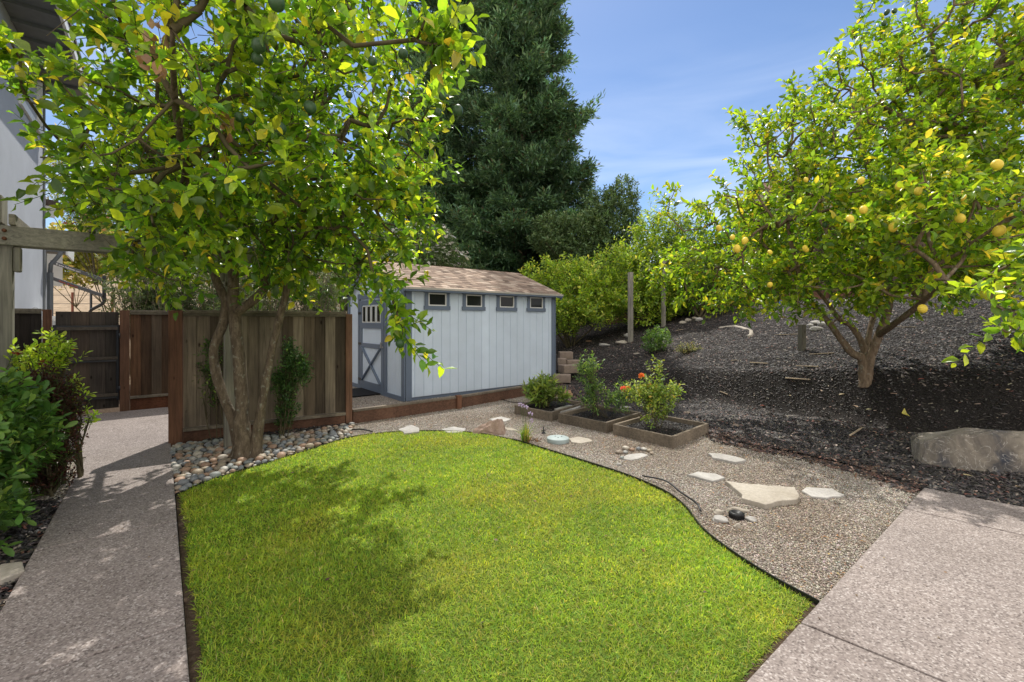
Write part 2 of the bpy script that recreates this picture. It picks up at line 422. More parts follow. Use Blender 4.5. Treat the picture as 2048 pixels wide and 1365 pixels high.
lawn_px = [(352,992),(400,972),(450,954),(560,921),(640,895),(700,877),(770,868),(850,864),(940,867),(1020,881),(1100,905),(1180,930),(1260,957),(1330,988),(1372,1020),(1404,1062),(1460,1108),(1540,1160),(1637,1213)]
edge = smooth_line([gp(*p) for p in lawn_px], 6)
pathR0 = np.array(gp(378,1365)); pathR1 = np.array(gp(342,896))
pdir = nrm(pathR1-pathR0); pnorm = np.array([-pdir[1], pdir[0]])   # towards left of the path
pw = 0.76
near_l = pathR0-pdir*1.6
patC = np.array(gp(1848,983)); patA = np.array(gp(1505,1365)); pat_u = nrm(patC-patA); pat_v = np.array([.70,-.71])
near_r = patA-pat_u*1.4
lawn_poly = list(map(tuple, edge))+[tuple(near_r), (near_r[0]-.3, .5), (near_l[0]+.3, .5), tuple(near_l)]
# narrow soil gap between turf and concrete
def inset_line(p, a, d, s):   # signed distance of p from the line a + t d
    n = np.array([-d[1], d[0]]); return ((p[...,0]-a[0])*n[0]+(p[...,1]-a[1])*n[1])*s

# ---- ground sheets
def grid_sheet(name, x0, x1, y0, y1, step, zf, mat, mask=None, kind='structure', label=None, cat=None):
    xs = np.arange(x0, x1+1e-6, step); ys = np.arange(y0, y1+1e-6, step)
    X, Yy = np.meshgrid(xs, ys); Z = zf(X, Yy)
    V = np.stack([X, Yy, Z], -1).reshape(-1, 3); nx = len(xs); ny = len(ys)
    i = np.arange((ny-1)*(nx-1)); r = i//(nx-1); c = i % (nx-1); a = r*nx+c
    Q = np.stack([a, a+1, a+1+nx, a+nx], -1)
    if mask is not None:
        cx = V[Q].mean(1); Q = Q[mask(cx[:,0], cx[:,1])]
        used = np.unique(Q); rem = -np.ones(len(V), int); rem[used] = np.arange(len(used)); V = V[used]; Q = rem[Q]
    o = np_mesh(name, V, Q, mat, smooth=True); tag(o, label, cat, kind=kind); return o

grid_sheet('ground', -60, 60, -12, 110, .75, lambda x,y: H(x,y)-.06-.40*sstep(-1.5,0,x)*(1-sstep(22,26,y))-.10*(y<12), M['earth'])
grid_sheet('garden_soil', -9.5, 9, -1, 13, .25, lambda x,y: H(x,y)-.035-.12*sstep(0,.3,(x-1.06)*.923+(y-10.6)*.384), M['soil'])

def vnoise(x, y, s, seed=0):
    x = x*s+seed*17.3; y = y*s+seed*9.1
    def h(i, j):
        v = np.sin(i*127.1+j*311.7)*43758.5453; return v-np.floor(v)
    i = np.floor(x); j = np.floor(y); fx = x-i; fy = y-j; fx = fx*fx*(3-2*fx); fy = fy*fy*(3-2*fy)
    return h(i,j)*(1-fx)*(1-fy)+h(i+1,j)*fx*(1-fy)+h(i,j+1)*(1-fx)*fy+h(i+1,j+1)*fx*fy

mulch_edge = [(.95,11.35),(1.15,10.9),(1.30,9.6),(1.40,8.5),(1.9,7.45),(2.55,6.75),(2.78,6.1),(2.85,5.75),(3.3,5.25),(3.62,4.75),(3.78,4.25),tuple(patC)]
mulch_poly = mulch_edge+[tuple(patC+pat_v*9), (24,-4),(24,34),(2,34),(.2,14)]
def mulch_z(x, y): return H(x,y)+.03+.05*(vnoise(x,y,2.2)-.4)*np.clip(((x-1.06)*.923+(y-10.6)*.384)*1.2+.3,.15,1)+.018*(vnoise(x,y,9,3)-.5)
grid_sheet('mulch_slope', .2, 16, -3, 26, .10, mulch_z, M['mulch'], lambda x,y: inpoly(x,y,mulch_poly))

def flat_poly(name, pts, z, mat, kind='structure', thick=None):
    m = MB()
    if thick: m.prism(pts, z-thick, z)
    else: m.add([(x,y,z) for x,y in pts], [tuple(range(len(pts)))])
    o = m.build(name, mat); tag(o, kind=kind); return o

FA = np.array(gp(352,888)); FB = np.array(gp(697,849))       # front fence line
SH = np.array([-2.06, 8.76])
BD = np.array(gp(1100,783))                                   # far end of the low border
gravel_poly = [tuple(edge[30])]+[tuple(p) for p in edge[31:]]+[tuple(patA+pat_u*.02)]
gravel_poly = [tuple(p) for p in edge[28:]]+[tuple(patC)]+[tuple(p) for p in mulch_edge[::-1][1:]]+[tuple(BD+np.array([.1,.1])), tuple(FB)]
flat_poly('gravel_bed', gravel_poly, .0, M['gravel'])
back_poly = [tuple(FA+W*.04), tuple(FB+W*.04), tuple(BD+W*.05), (1.3,12.2), (-3,15.5), (-8.5,11), (-5.6,7.6)]
flat_poly('side_yard', back_poly, -.005, M['gravel'])
left_gr = [gp(175,912), gp(60,925), gp(30,1010), gp(128,1000)]
# left planting bed between the house and the walkway
lb = [tuple(pathR1+pnorm*pw), tuple(near_l+pnorm*pw), (-4.6,.3), (-5.4,3.6)]
flat_poly('planting_bed', lb, .004, M['mulch'])
flat_poly('gravel_patch', [tuple(np.array(p)) for p in left_gr], .012, M['gravel'])

# concrete: walkway (three slabs with tooled joints), gate landing and patio
def slab_strip(name, a, b, n, w, cuts, z=.035, th=.12):
    m = MB(); d = nrm(b-a); Lt = np.linalg.norm(b-a); ts = [0]+cuts+[Lt]
    for i in range(len(ts)-1):
        t0 = ts[i]+(.006 if i else 0); t1 = ts[i+1]-(.006 if i < len(ts)-2 else 0)
        m.prism([tuple(a+d*t0), tuple(a+d*t1), tuple(a+d*t1+n*w), tuple(a+d*t0+n*w)][::-1], z-th, z)
    o = m.build(name, M['agg'], bevel=.008); tag(o, kind='structure'); return o
Lp = np.linalg.norm(pathR1-near_l); jt = np.linalg.norm(np.array(gp(352,1050))-near_l)
slab_strip('walkway', near_l, pathR1, pnorm, pw, [jt-1.5, jt])
e0 = pathR1+pdir*.012; e1 = e0+pdir*3.1
land = MB(); land.prism([tuple(e0), tuple(e1), tuple(e1-U*4.6), tuple(e0-U*4.6)], -.085, .032)
tag(land.build('gate_landing', M['agg'], bevel=.008), kind='structure')
pj1 = np.linalg.norm(np.array(gp(1809.5,1026))-near_r); pj2 = np.linalg.norm(np.array(gp(1599.5,1258))-near_r)
mpt = MB(); ts = [0, pj2, pj1, np.linalg.norm(patC-near_r)]
for i in range(3):
    t0 = ts[i]+(.005 if i else 0); t1 = ts[i+1]-(.005 if i < 2 else 0)
    a = near_r+pat_u*t0; b = near_r+pat_u*t1
    mpt.prism([tuple(a), tuple(a+pat_v*7), tuple(b+pat_v*7), tuple(b)], -.085, .035)
tag(mpt.build('patio', M['agg'], bevel=.008), kind='structure')

# ------------------------------------------------------------------ scatter: leaf templates and instancer
def leaf_tmpl(rows, fold=.12, curl=.18, ripple=0.0):
    """rows [(t, halfwidth)] -> verts (3 per row) and quads; unit length along +y, normal +z"""
    V = []; Q = []
    for i, (t, w) in enumerate(rows):
        zc = -curl*t*t
        rz = ripple*(1 if i % 2 else -1)
        V += [(-w, t, zc+fold*w*2+rz*w), (0, t, zc), (w, t, zc+fold*w*2-rz*w)]
    for i in range(len(rows)-1):
        a = 3*i; Q += [(a, a+1, a+4, a+3), (a+1, a+2, a+5, a+4)]
    return np.array(V), np.array(Q)
LEAF = leaf_tmpl([(0,.012),(.12,.10),(.35,.245),(.62,.25),(.85,.13),(1,.008)], .22, .22, .12)
LEAF3 = leaf_tmpl([(0,.01),(.3,.22),(.7,.2),(1,.01)], .2, .2)
OVAL = leaf_tmpl([(0,.02),(.25,.10),(.6,.21),(.88,.16),(1,.03)], .12, .14)
NARROW = leaf_tmpl([(0,.01),(.4,.085),(1,.008)], .15, .25)
BLADE = leaf_tmpl([(0,.06),(.5,.05),(1,.006)], .1, .45)
def quadleaf(w=.22): return (np.array([(-w,.5,.02),(0,0,0),(w,.5,.02),(0,1,-.08)]), np.array([(1,2,3,0)]))
DIAM = quadleaf(.24)

def instance(tm, O, Yd, Zd, Ln, wid=None):
    V, Q = tm; k = len(V); n = len(O)
    Yd = nrm(Yd); X = nrm(np.cross(Yd, Zd)); Z = np.cross(X, Yd)
    Ln = np.broadcast_to(np.asarray(Ln, float), (n,)); wd = Ln if wid is None else np.broadcast_to(wid, (n,))
    zs = (.2+2.0*np.random.default_rng(n).random(n)) if k > 6 else np.ones(n)
    P = O[:,None]+V[None,:,0,None]*X[:,None]*wd[:,None,None]+V[None,:,1,None]*Yd[:,None]*Ln[:,None,None]+V[None,:,2,None]*Z[:,None]*(Ln*zs)[:,None,None]
    QQ = Q[None]+np.arange(n)[:,None,None]*k
    return P.reshape(-1,3), QQ.reshape(-1, Q.shape[1]), k

def palette(n, cols, wts, jit=.18, r=rng):
    c = np.array(cols)[r.choice(len(cols), n, p=np.array(wts)/sum(wts))]
    return c*(1+jit*r.standard_normal((n,1)))*(1+.06*r.standard_normal((n,3)))

def leaves_obj(name, tm, O, Yd, Zd, Ln, cols, mat, parent=None, wid=None, smooth=True):
    V, Q, k = instance(tm, O, Yd, Zd, Ln, wid)
    return np_mesh(name, V, Q, mat, parent, np.repeat(np.clip(cols, .002, .95), k, 0), smooth)

def twig_leaves(P, D, Lt, nl, ll, r, spread=1.0, droop=.25, up=.2):
    """alternate leaves along twigs. returns origin, ydir, normal, length"""
    T = len(P); D = nrm(D)
    idx = np.repeat(np.arange(T), nl); k = np.tile(np.arange(nl), T)
    t = (k+.6+.35*r.random(len(k)))/nl
    a = nrm(np.cross(D, r.standard_normal((T,3)))); b = np.cross(D, a)
    ph = k*2.4+r.random(T)[idx]*6.28
    side = a[idx]*np.cos(ph)[:,None]+b[idx]*np.sin(ph)[:,None]
    O = P[idx]+D[idx]*(t*Lt[idx])[:,None]+np.array([0,0,-1])*(droop*.35*(t**2)*Lt[idx])[:,None]
    Y = nrm(D[idx]*(.35+.5*t)[:,None]+side*spread+np.array([0,0,up-.35*droop])+.25*r.standard_normal((len(k),3)))
    Z = nrm(np.cross(np.cross(Y, np.array([0,0,1.0])), Y)+.55*r.standard_normal((len(k),3)))
    return O, Y, Z, ll*(.6+.55*r.random(len(k)))

def tubes_np(A, B, ra, rb, n=5):
    """many independent tapered tubes"""
    D = nrm(B-A); ref = np.where(np.abs(D[:,2:3]) < .9, np.array([[0,0,1.0]]), np.array([[1.0,0,0]]))
    X = nrm(np.cross(D, ref)); Yv = np.cross(D, X); m = len(A)
    ang = np.arange(n)*2*math.pi/n; c = np.cos(ang)[None,:,None]; s_ = np.sin(ang)[None,:,None]
    ring = X[:,None]*c+Yv[:,None]*s_
    V = np.concatenate([A[:,None]+ring*np.reshape(ra,(-1,1,1)), B[:,None]+ring*np.reshape(rb,(-1,1,1))], 1)
    q = np.array([(k, (k+1)%n, n+(k+1)%n, n+k) for k in range(n)])
    Q = q[None]+np.arange(m)[:,None,None]*2*n
    return V.reshape(-1,3), Q.reshape(-1,4)

def sample_ell(n, ells, shell, r):
    """points in a union of ellipsoids, biased to the shell"""
    vol = np.array([e[1][0]*e[1][1]*e[1][2] for e in ells], float); ch = r.choice(len(ells), n, p=vol/vol.sum())
    c = np.array([e[0] for e in ells], float)[ch]; rd = np.array([e[1] for e in ells], float)[ch]
    u = nrm(r.standard_normal((n,3))); rad = shell+(1-shell)*r.random(n)**.6
    return c+u*rad[:,None]*rd, u

def grow(chains, attr_pts, r, rtip=.006, alpha=.35):
    """chains: list of (pts, radii). Returns branch edges connecting every attractor to the nearest structure"""
    nodes = []; plen = []
    for pts, rad in chains:
        L0 = 0; pts = np.asarray(pts, float)
        for i in range(len(pts)):
            if i: L0 += np.linalg.norm(pts[i]-pts[i-1])
            if i >= len(pts)*0.45: nodes.append(pts[i]); plen.append(L0*.5)
    nst = len(nodes); par = [-1]*nst
    nodes = np.array(nodes); plen = np.array(plen)
    rem = list(range(len(attr_pts))); ap = np.asarray(attr_pts)
    best = np.full(len(ap), 1e9); bi = np.zeros(len(ap), int)
    def upd(i0):
        for j in range(i0, len(nodes)):
            d = np.linalg.norm(ap-nodes[j], axis=1)+alpha*plen[j]
            m = d < best; best[m] = d[m]; bi[m] = j
    upd(0); done = np.zeros(len(ap), bool); order = []
    N_ = list(nodes); PL = list(plen)
    for _ in range(len(ap)):
        q = np.where(done, 1e9, best); i = int(np.argmin(q)); done[i] = True
        p = bi[i]; N_.append(ap[i]); par.append(p); PL.append(PL[p]+np.linalg.norm(ap[i]-N_[p]))
        d = np.linalg.norm(ap-ap[i], axis=1)+alpha*PL[-1]; m = (d < best) & ~done; best[m] = d[m]; bi[m] = len(N_)-1
    n = len(N_); w = np.full(n, rtip**2.2)
    for i in range(n-1, nst-1, -1):
        if par[i] >= 0: w[par[i]] += w[i]
    rad = w**(1/2.2)
    N_ = np.array(N_); E = [(par[i], i) for i in range(nst, n)]
    A = []; B = []; ra = []; rb = []
    for a, b in E:
        pa, pb = N_[a], N_[b]; mid = (pa+pb)/2+r.standard_normal(3)*.09*np.linalg.norm(pb-pa)
        r1 = min(rad[a] if a >= nst else rad[b]*1.25, .05); r2 = min(rad[b], .045); rm = (r1+r2)/2
        A += [pa, mid]; B += [mid, pb]; ra += [r1, rm]; rb += [rm, r2]
    return N_, E, np.array(A), np.array(B), np.array(ra), np.array(rb), nst

def resample(pts, rad, n):
    P = smooth_line(pts, n); R_ = np.interp(np.linspace(0,1,len(P)), np.linspace(0,1,len(rad)), rad); return P, R_

def fruit(o_name, p, rx, rz, mat, parent, r, seg=10):
    prof = [(math.sin(math.pi*i/seg)*rx, -math.cos(math.pi*i/seg)*rz) for i in range(seg+1)]
    prof[0] = (.001, -rz*1.08); prof[-1] = (.001, rz*1.02)
    m = MB(); m.lathe(prof, (0,0,0), 14); o = m.build(o_name, mat); o.parent = parent; o.location = Vector(p)-Vector(parent.location)
    o.rotation_euler = (r.normal()*.3, r.normal()*.3, r.random()*6); return o

# ================================================================== SHED
def V3(p2, z): return (float(p2[0]), float(p2[1]), float(z))
def shp(a, b, z): return V3(SH+U*a+W*b, z)       # shed plan: a along long wall, b towards the back
angU = math.atan2(U[1], U[0])
SL, SW, SE = 4.0, 3.0, 2.2
shed = thing('garden_shed', 'pale blue garden shed with slate blue trim, brown shingle roof and four small high windows', 'shed', V3(SH, 0))
wm = MB(); wc = (.66,.76,.89)
def wall_strip(a0, a1, b0, b1, z0, z1f):
    pass
r = np.random.default_rng(3)
def siding(p0, p1, nout, z0, ztop, pitch=.2032, holes=()):
    """vertical grooved siding from plan point p0 to p1, nout outward normal; ztop(t) ; one strip per groove"""
    L_ = np.linalg.norm(p1-p0); d = (p1-p0)/L_; n = max(1, int(round(L_/pitch))); w = L_/n
    for i in range(n):
        t0 = i*w+.004; t1 = (i+1)*w-.004
        a = p0+d*t0; b = p0+d*t1; q = .012
        za, zb = ztop(t0), ztop(t1); c = tuple(np.array(wc)*(1+.02*r.standard_normal()))
        V = [V3(a,z0),V3(b,z0),V3(b,zb),V3(a,za),V3(a+nout*q,z0),V3(b+nout*q,z0),V3(b+nout*q,zb),V3(a+nout*q,za)]
        wm.add(V, [(4,5,6,7),(0,4,7,3),(1,2,6,5),(3,7,6,2),(0,1,5,4)], c)
    wm.add([V3(p0,z0),V3(p1,z0),V3(p1,ztop(L_)),V3(p0,ztop(0))], [(0,1,2,3)], tuple(np.array(wc)*.8))
RIDGE = SE+.60
gab = lambda t: SE+(RIDGE-SE)*(1-abs(t-SW/2)/(SW/2))
c0 = SH; c1 = SH+U*SL; c2 = SH+U*SL+W*SW; c3 = SH+W*SW
siding(c0, c1, -W, .06, lambda t: SE)
siding(c0, c3, -U, .06, gab); siding(c1, c2, U, .06, gab); siding(c3, c2, W, .06, lambda t: SE)
wm.build('wall', M['siding'], shed)
sk = MB()
for b in (.05, 1.0, 2.0, SW-.05): sk.bar(shp(-.01,b,.02), shp(SL+.01,b,.02), .09, .09)
sk.bar(shp(-.03,0.02,.03), shp(-.03,SW-.02,.03), .03, .10); sk.build('floor_skid', M['trim'], shed)
# corner trims
for (a, b) in ((0,0),(SL,0),(0,SW),(SL,SW)):
    m = MB(); sa = -1 if a == 0 else 1; sb = -1 if b == 0 else 1
    w_ = .13 if a == 0 else .10
    m.bar(shp(a-sa*w_/2, b+sb*.024, .0), shp(a-sa*w_/2, b+sb*.024, SE-.04), w_, .022, up=V3(W,0))
    m.bar(shp(a+sa*.024, b-sb*.03, .0), shp(a+sa*.024, b-sb*.03, SE-.04), .022, .13, up=V3(W,0))
    m.build('corner_trim', M['trim'], shed, bevel=.003)
# roof
ov, ro = .17, .12
pitch = math.atan2(RIDGE-SE, SW/2)
rf = MB(); r = np.random.default_rng(5); browns = [(.31,.235,.185),(.37,.285,.225),(.26,.195,.155),(.42,.34,.275),(.23,.175,.14)]
for side in (0, 1):
    def sp(a, s_, lift=0.0):     # s_ distance up the slope from the eave edge
        b = -ov+s_*math.cos(pitch); z = SE+.03-ov*math.tan(pitch)+s_*math.sin(pitch)+lift
        b = b if side == 0 else SW-b
        return shp(a, b, z)
    Ls = (SW/2+ov)/math.cos(pitch); nr = 13; e = Ls/nr
    q = [sp(-ro,0,0),sp(SL+ro,0,0),sp(SL+ro,Ls,0),sp(-ro,Ls,0),sp(-ro,0,.022),sp(SL+ro,0,.022),sp(SL+ro,Ls,.022),sp(-ro,Ls,.022)]
    fs = [(0,1,2,3),(7,6,5,4),(0,4,5,1),(1,5,6,2),(2,6,7,3),(3,7,4,0)]
    rf.add(q, fs, (.12,.08,.06))
    for i in range(nr):
        s0 = i*e-.012; s1 = (i+1)*e+.03; a = -ro-.01-r.random()*.2
        while a < SL+ro+.01:
            wdt = .11+.12*r.random(); a0 = max(a, -ro-.012); a1 = min(a+wdt, SL+ro+.012)
            if a1-a0 > .01:
                th = .030 if r.random() < .55 else .024
                c = browns[r.integers(5)]; c = tuple(np.array(c)*(1+.10*r.standard_normal())*(.6 if r.random() < .08 else 1))
                rf.add([sp(a0,s0,.022),sp(a1,s0,.022),sp(a1,s1,.0222),sp(a0,s1,.0222),sp(a0,s0,.026+th*.4),sp(a1,s0,.026+th*.4),sp(a1,s1,.026),sp(a0,s1,.026)], [(4,5,6,7),(0,1,5,4),(0,4,7,3),(1,2,6,5)], c)
            a += wdt
        a = -ro-r.random()*.2
        while a < SL+ro-.1:     # dark shadow band printed on the laminated tabs
            a0 = max(a, -ro); a1 = min(a+.08+.16*r.random(), SL+ro)
            rf.add([sp(a0,s1-.040,.0285+.004),sp(a1,s1-.040,.0285+.004),sp(a1,s1-.012,.0275+.004),sp(a0,s1-.012,.0275+.004)], [(0,1,2,3)], (.07,.05,.042)); a += .2+.3*r.random()
zr = RIDGE+.03
for i in range(15):
    a = -ro+i*.30; 
    if a > SL+ro-.1: break
    a1 = min(a+.33, SL+ro+.01)
    rf.add([shp(a,SW/2-.15,zr-.03),shp(a1,SW/2-.15,zr-.035),shp(a1,SW/2,zr+.032),shp(a,SW/2,zr+.040),shp(a1,SW/2+.15,zr-.035),shp(a,SW/2+.15,zr-.03)], [(0,1,2,3),(3,2,4,5)], browns[i % 5])
rf.build('roof', M['shingle'], shed)
fz = SE-ov*math.tan(pitch)
m = MB(); m.bar(shp(-ro,-ov-.013,fz+.008), shp(SL+ro,-ov-.013,fz+.008), .022, .042, up=(0,0,1)); m.build('fascia', M['trim'], shed, bevel=.002)
m = MB(); m.bar(shp(-ro-.01,-ov-.030,fz+.040), shp(SL+ro+.01,-ov-.030,fz+.040), .014, .034); m.build('drip_edge', flat_mat("pale metal drip edge",(.45,.43,.38),.6), shed)
m = MB(); m.bar(shp(0,SW+ov+.013,fz-.005), shp(SL,SW+ov+.013,fz-.005), .022, .075); m.build('fascia', M['trim'], shed)
for a in (-ro+.01, SL+ro-.01):
    m = MB()
    for s1 in (0, 1):
        b0 = -ov if s1 == 0 else SW+ov
        m.bar(shp(a, b0, fz-.02), shp(a, SW/2, RIDGE-.02), .022, .09)
    m.build('rake_board', M['trim'], shed)
m = MB(); m.bar(shp(.13,-.024,SE-.055), shp(SL-.1,-.024,SE-.055), .02, .05); m.build('frieze', M['trim'], shed)
# windows of the long wall
for t in (.69, 1.58, 2.48, 3.38):
    wf = MB(); zc = 1.975; b = -.034
    def fb(a0, z0, a1, z1, mb, depth=.022, bb=b):
        mb.bar(shp((a0+a1)/2, bb, z0), shp((a0+a1)/2, bb, z1), abs(a1-a0), depth, up=V3(W,0))
    fb(t-.30, zc-.205, t+.30, zc-.125, wf, .030); fb(t-.30, zc+.130, t+.30, zc+.195, wf, .030)
    fb(t-.28, zc-.125, t-.205, zc+.130, wf); fb(t+.205, zc-.125, t+.28, zc+.130, wf)
    w_ = wf.build('window', M['trim'], shed, bevel=.003)
    sfr = MB(); fb(t-.205, zc-.125, t+.205, zc-.103, sfr); fb(t-.205, zc+.108, t+.205, zc+.130, sfr)
    fb(t-.205, zc-.103, t-.183, zc+.108, sfr); fb(t+.183, zc-.103, t+.205, zc+.108, sfr); sfr.build('sash', M['white'], w_)
    pn = MB(); fb(t-.183, zc-.103, t+.183, zc+.108, pn, .006, -.022); pn.build('pane', M['glass'], w_)
# door on the gable wall (a = 0 side)
d0, d1, dz0, dz1 = .90, 2.22, .07, 2.0
def fd(b0, z0, b1, z1, mb, depth=.03, aa=-.030): mb.bar(shp(aa, (b0+b1)/2, z0), shp(aa, (b0+b1)/2, z1), depth, abs(b1-b0), up=V3(W,0))
m = MB(); fd(d0-.12, 0.05, d0-.02, dz1+.04, m, .028); fd(d1+.02, .05, d1+.12, dz1+.04, m, .028); fd(d0-.14, dz1+.04, d1+.14, dz1+.16, m, .032)
m.build('door_casing', M['trim'], shed, bevel=.003)
dr = MB(); fd(d0+.01, dz0, d1-.01, dz1, dr, .012, -.020)
for i, cc in enumerate(dr.c): dr.c[i] = wc
door = dr.build('door', M['siding'], shed)
m = MB(); fd(d0, dz0, d0+.13, dz1, m); fd(d1-.13, dz0, d1, dz1, m)
for z0, z1 in ((dz0, dz0+.13), (.95,1.05), (1.38,1.50), (dz1-.10, dz1)): fd(d0+.13, z0, d1-.13, z1, m, .029)
m.build('door_frame', M['trim'], door, bevel=.003)
m = MB()
m.bar(shp(-.043,d0+.14,dz0+.14), shp(-.043,d1-.14,.97), .022, .075, up=V3(U,0)); m.bar(shp(-.040,d1-.14,dz0+.14), shp(-.040,d0+.14,.97), .020, .075, up=V3(U,0))
m.build('cross_brace', M['trim'], door)
ww = (d1-d0-.26)/4
for i in range(4):
    b0 = d0+.13+i*ww; m = MB()
    fd(b0+.03, 1.51, b0+.05, 1.88, m, .03, -.03); fd(b0+ww-.05, 1.51, b0+ww-.03, 1.88, m, .03, -.03); fd(b0+.05,1.51,b0+ww-.05,1.53,m,.03,-.03); fd(b0+.05,1.86,b0+ww-.05,1.88,m,.03,-.03)
    w_ = m.build('door_window', M['white'], door)
    m = MB(); fd(b0+.05, 1.53, b0+ww-.05, 1.86, m, .006, -.034); m.build('pane', M['glass'], w_)
m = MB(); m.bar(shp(-.075,d0+.06,.98), shp(-.075,d0+.06,1.10), .02, .03); m.bar(shp(-.06,d0+.06,1.0), shp(-.06,d0-.02,1.0), .015, .03); m.bar(shp(-.06,d0+.06,1.09), shp(-.04,d0+.06,1.09), .015, .015)
m.build('handle', flat_mat("galvanised steel", (.45,.46,.47), .35, .5, .1, 20, .1, 90, .8), door)
for z in (.22, 1.03, 1.72):
    m = MB(); m.bar(shp(-.048,d1-.09,z), shp(-.048,d1+.08,z), .012, .05); m.build('hinge', M['blackm'], door)
m = MB(); m.bar(shp(-.35,d0+.15,.015), shp(-.35,d1-.1,.015), .62, .02)
mt = m.build('door_mat', flat_mat("black rubber mat", (.015,.015,.017), .8, .2, .3, 60, .6, 220), None)
tag(mt, 'black rubber mat on the ground before the shed door', 'mat')

# ================================================================== FENCES
def fence_run(root, A, B, ztop, zk, nb, face, cols, rnd, kick=True, rails=True, kc=(.14,.075,.05)):
    """board fence from plan A to B; face = unit normal of the viewed side"""
    d = nrm(B-A); Lf = np.linalg.norm(B-A); m = MB(); w = Lf/nb
    for i in range(nb):
        pr = .0 if i % 2 else .018
        c = np.array(cols[rnd.integers(len(cols))])*(1+.15*rnd.standard_normal())
        a = A+d*(i*w-(.012 if i % 2 else 0)); b = A+d*((i+1)*w+(.012 if i % 2 else 0)); mid = (a+b)/2+face*pr
        m.bar(V3(mid,zk+.045), V3(mid,ztop-.055), np.linalg.norm(b-a)-.003, .017, col=tuple(np.clip(c,.01,.9)), up=V3(face,0))
    m.build('board_panel', M['fwood'], root, bevel=.002)
    m = MB(); m.bar(V3(A,ztop-.018), V3(B,ztop-.018), .13, .036, col=(.17,.15,.115)); m.build('top_cap', M['hwood'], root, bevel=.003)
    m = MB(); m.bar(V3(A+face*.045,ztop-.057), V3(B+face*.045,ztop-.057), .035, .04, col=(.13,.115,.085)); m.build('rail', M['hwood'], root, bevel=.003); m = MB(); m.bar(V3(A+face*.03,zk+.022), V3(B+face*.03,zk+.022), .075, .04, col=(.21,.18,.14)); m.build('rail', M['hwood'], root, bevel=.003)
    if kick:
        m = MB(); m.bar(V3(A+face*.012,zk/2-.012), V3(B+face*.012,zk/2-.012), .035, zk+.022, col=kc); m.build('kick_board', M['hwood'], root, bevel=.003)
def post(root, p, z1, w, col, z0=-.1):
    m = MB(); m.box((p[0],p[1],(z0+z1)/2), (w,w,z1-z0), angF, col=col); return m.build('post', M['fwood'], root, bevel=.004)
fd_ = nrm(FB-FA); angF = math.atan2(fd_[1], fd_[0]); ff = np.array([fd_[1], -fd_[0]])
rn = np.random.default_rng(11)
greys = [(.19,.155,.115),(.26,.215,.16),(.13,.10,.072),(.29,.24,.18),(.09,.07,.052),(.20,.165,.125)]
fr = thing('board_fence', 'weathered grey-brown board fence panel behind the left tree trunk, between two reddish posts', 'fence', V3(FA,0))
P0 = FA+fd_*.02; P1 = FB-fd_*.02
post(fr, FA+fd_*.0, 1.68, .142, (.17,.088,.055)); post(fr, FB, 1.65, .092, (.19,.105,.068))
fence_run(fr, FA+fd_*.075, FB-fd_*.05, 1.685, .15, 14, ff, greys, rn)
# return fence beside the gate
R0 = np.array([-6.67,7.84]); rd = nrm(np.array([.778,.629])); rface = np.array([rd[1], -rd[0]]); angF = math.atan2(rd[1], rd[0])
rfn = thing('board_fence', 'reddish brown board fence panel between the gate and the grey fence', 'fence', V3(R0,0))
reds = [(.13,.07,.04),(.09,.055,.035),(.18,.095,.05),(.06,.042,.03),(.12,.09,.065)]
post(rfn, R0, 1.73, .13, (.145,.078,.05)); post(rfn, R0+rd*2.0, 1.73, .10, (.17,.075,.045))
fence_run(rfn, R0+rd*.07, R0+rd*1.95, 1.735, .20, 13, rface, reds, rn, kc=(.17,.07,.04))
# gate
G0 = R0-rd*.89
gate = thing('gate', 'dark weathered plank gate in a black metal frame', 'gate', V3(R0-rd*.075,0))
m = MB(); ga = R0-rd*.085; gb = G0+rd*.04; gl = np.linalg.norm(ga-gb); wds = [.22,.27,.24,.20]; s_ = sum(wds); t = 0
dk = [(.065,.056,.048),(.095,.072,.056),(.075,.062,.052),(.055,.047,.041)]
for i, w_ in enumerate(wds):
    w2 = w_/s_*gl; mid = gb+rd*(t+w2/2)+rface*(.0 if i % 2 else .012); m.bar(V3(mid,.07), V3(mid,1.70), w2-.008+(.02 if i % 2 else 0), .018, col=dk[i], up=V3(rface,0)); t += w2
m.build('plank_panel', M['fwood'], gate, bevel=.002)
for z in (.30, .92, 1.42):
    m = MB(); m.bar(V3(ga+rface*.05,z), V3(gb+rface*.05,z), .04, .05, col=(.10,.085,.07)); m.build('rail', M['hwood'], gate, bevel=.003)
m = MB()
for z in (.255, .875, 1.455): m.bar(V3(ga+rface*.045,z), V3(gb+rface*.045,z), .03, .03)
for p in (ga+rface*.045, gb+rface*.045): m.bar(V3(p,.2), V3(p,1.48), .045, .03)
m.build('metal_frame', M['blackm'], gate, bevel=.003)
for z in (.40, 1.30):
    m = MB(); m.tube([V3(R0-rd*.07+rface*.07,z-.04), V3(R0-rd*.07+rface*.07,z+.04)], .014, 8); m.build('hinge', M['blackm'], gate)
m = MB(); m.bar(V3(gb+rface*.08,1.38), V3(gb+rface*.08,1.46), .07, .02, up=V3(rd,0)); m.build('latch', M['blackm'], gate)
# narrow panel against the house
HW = R0-rd*1.36
np_ = thing('board_fence', 'narrow dark board fence panel between the house wall and the gate', 'fence', V3(G0,0))
post(np_, G0-rd*.05, 1.73, .10, (.14,.07,.042))
fence_run(np_, HW, G0-rd*.11, 1.74, .15, 3, rface, [(.04,.033,.028),(.05,.04,.032)], rn, kc=(.08,.05,.04))
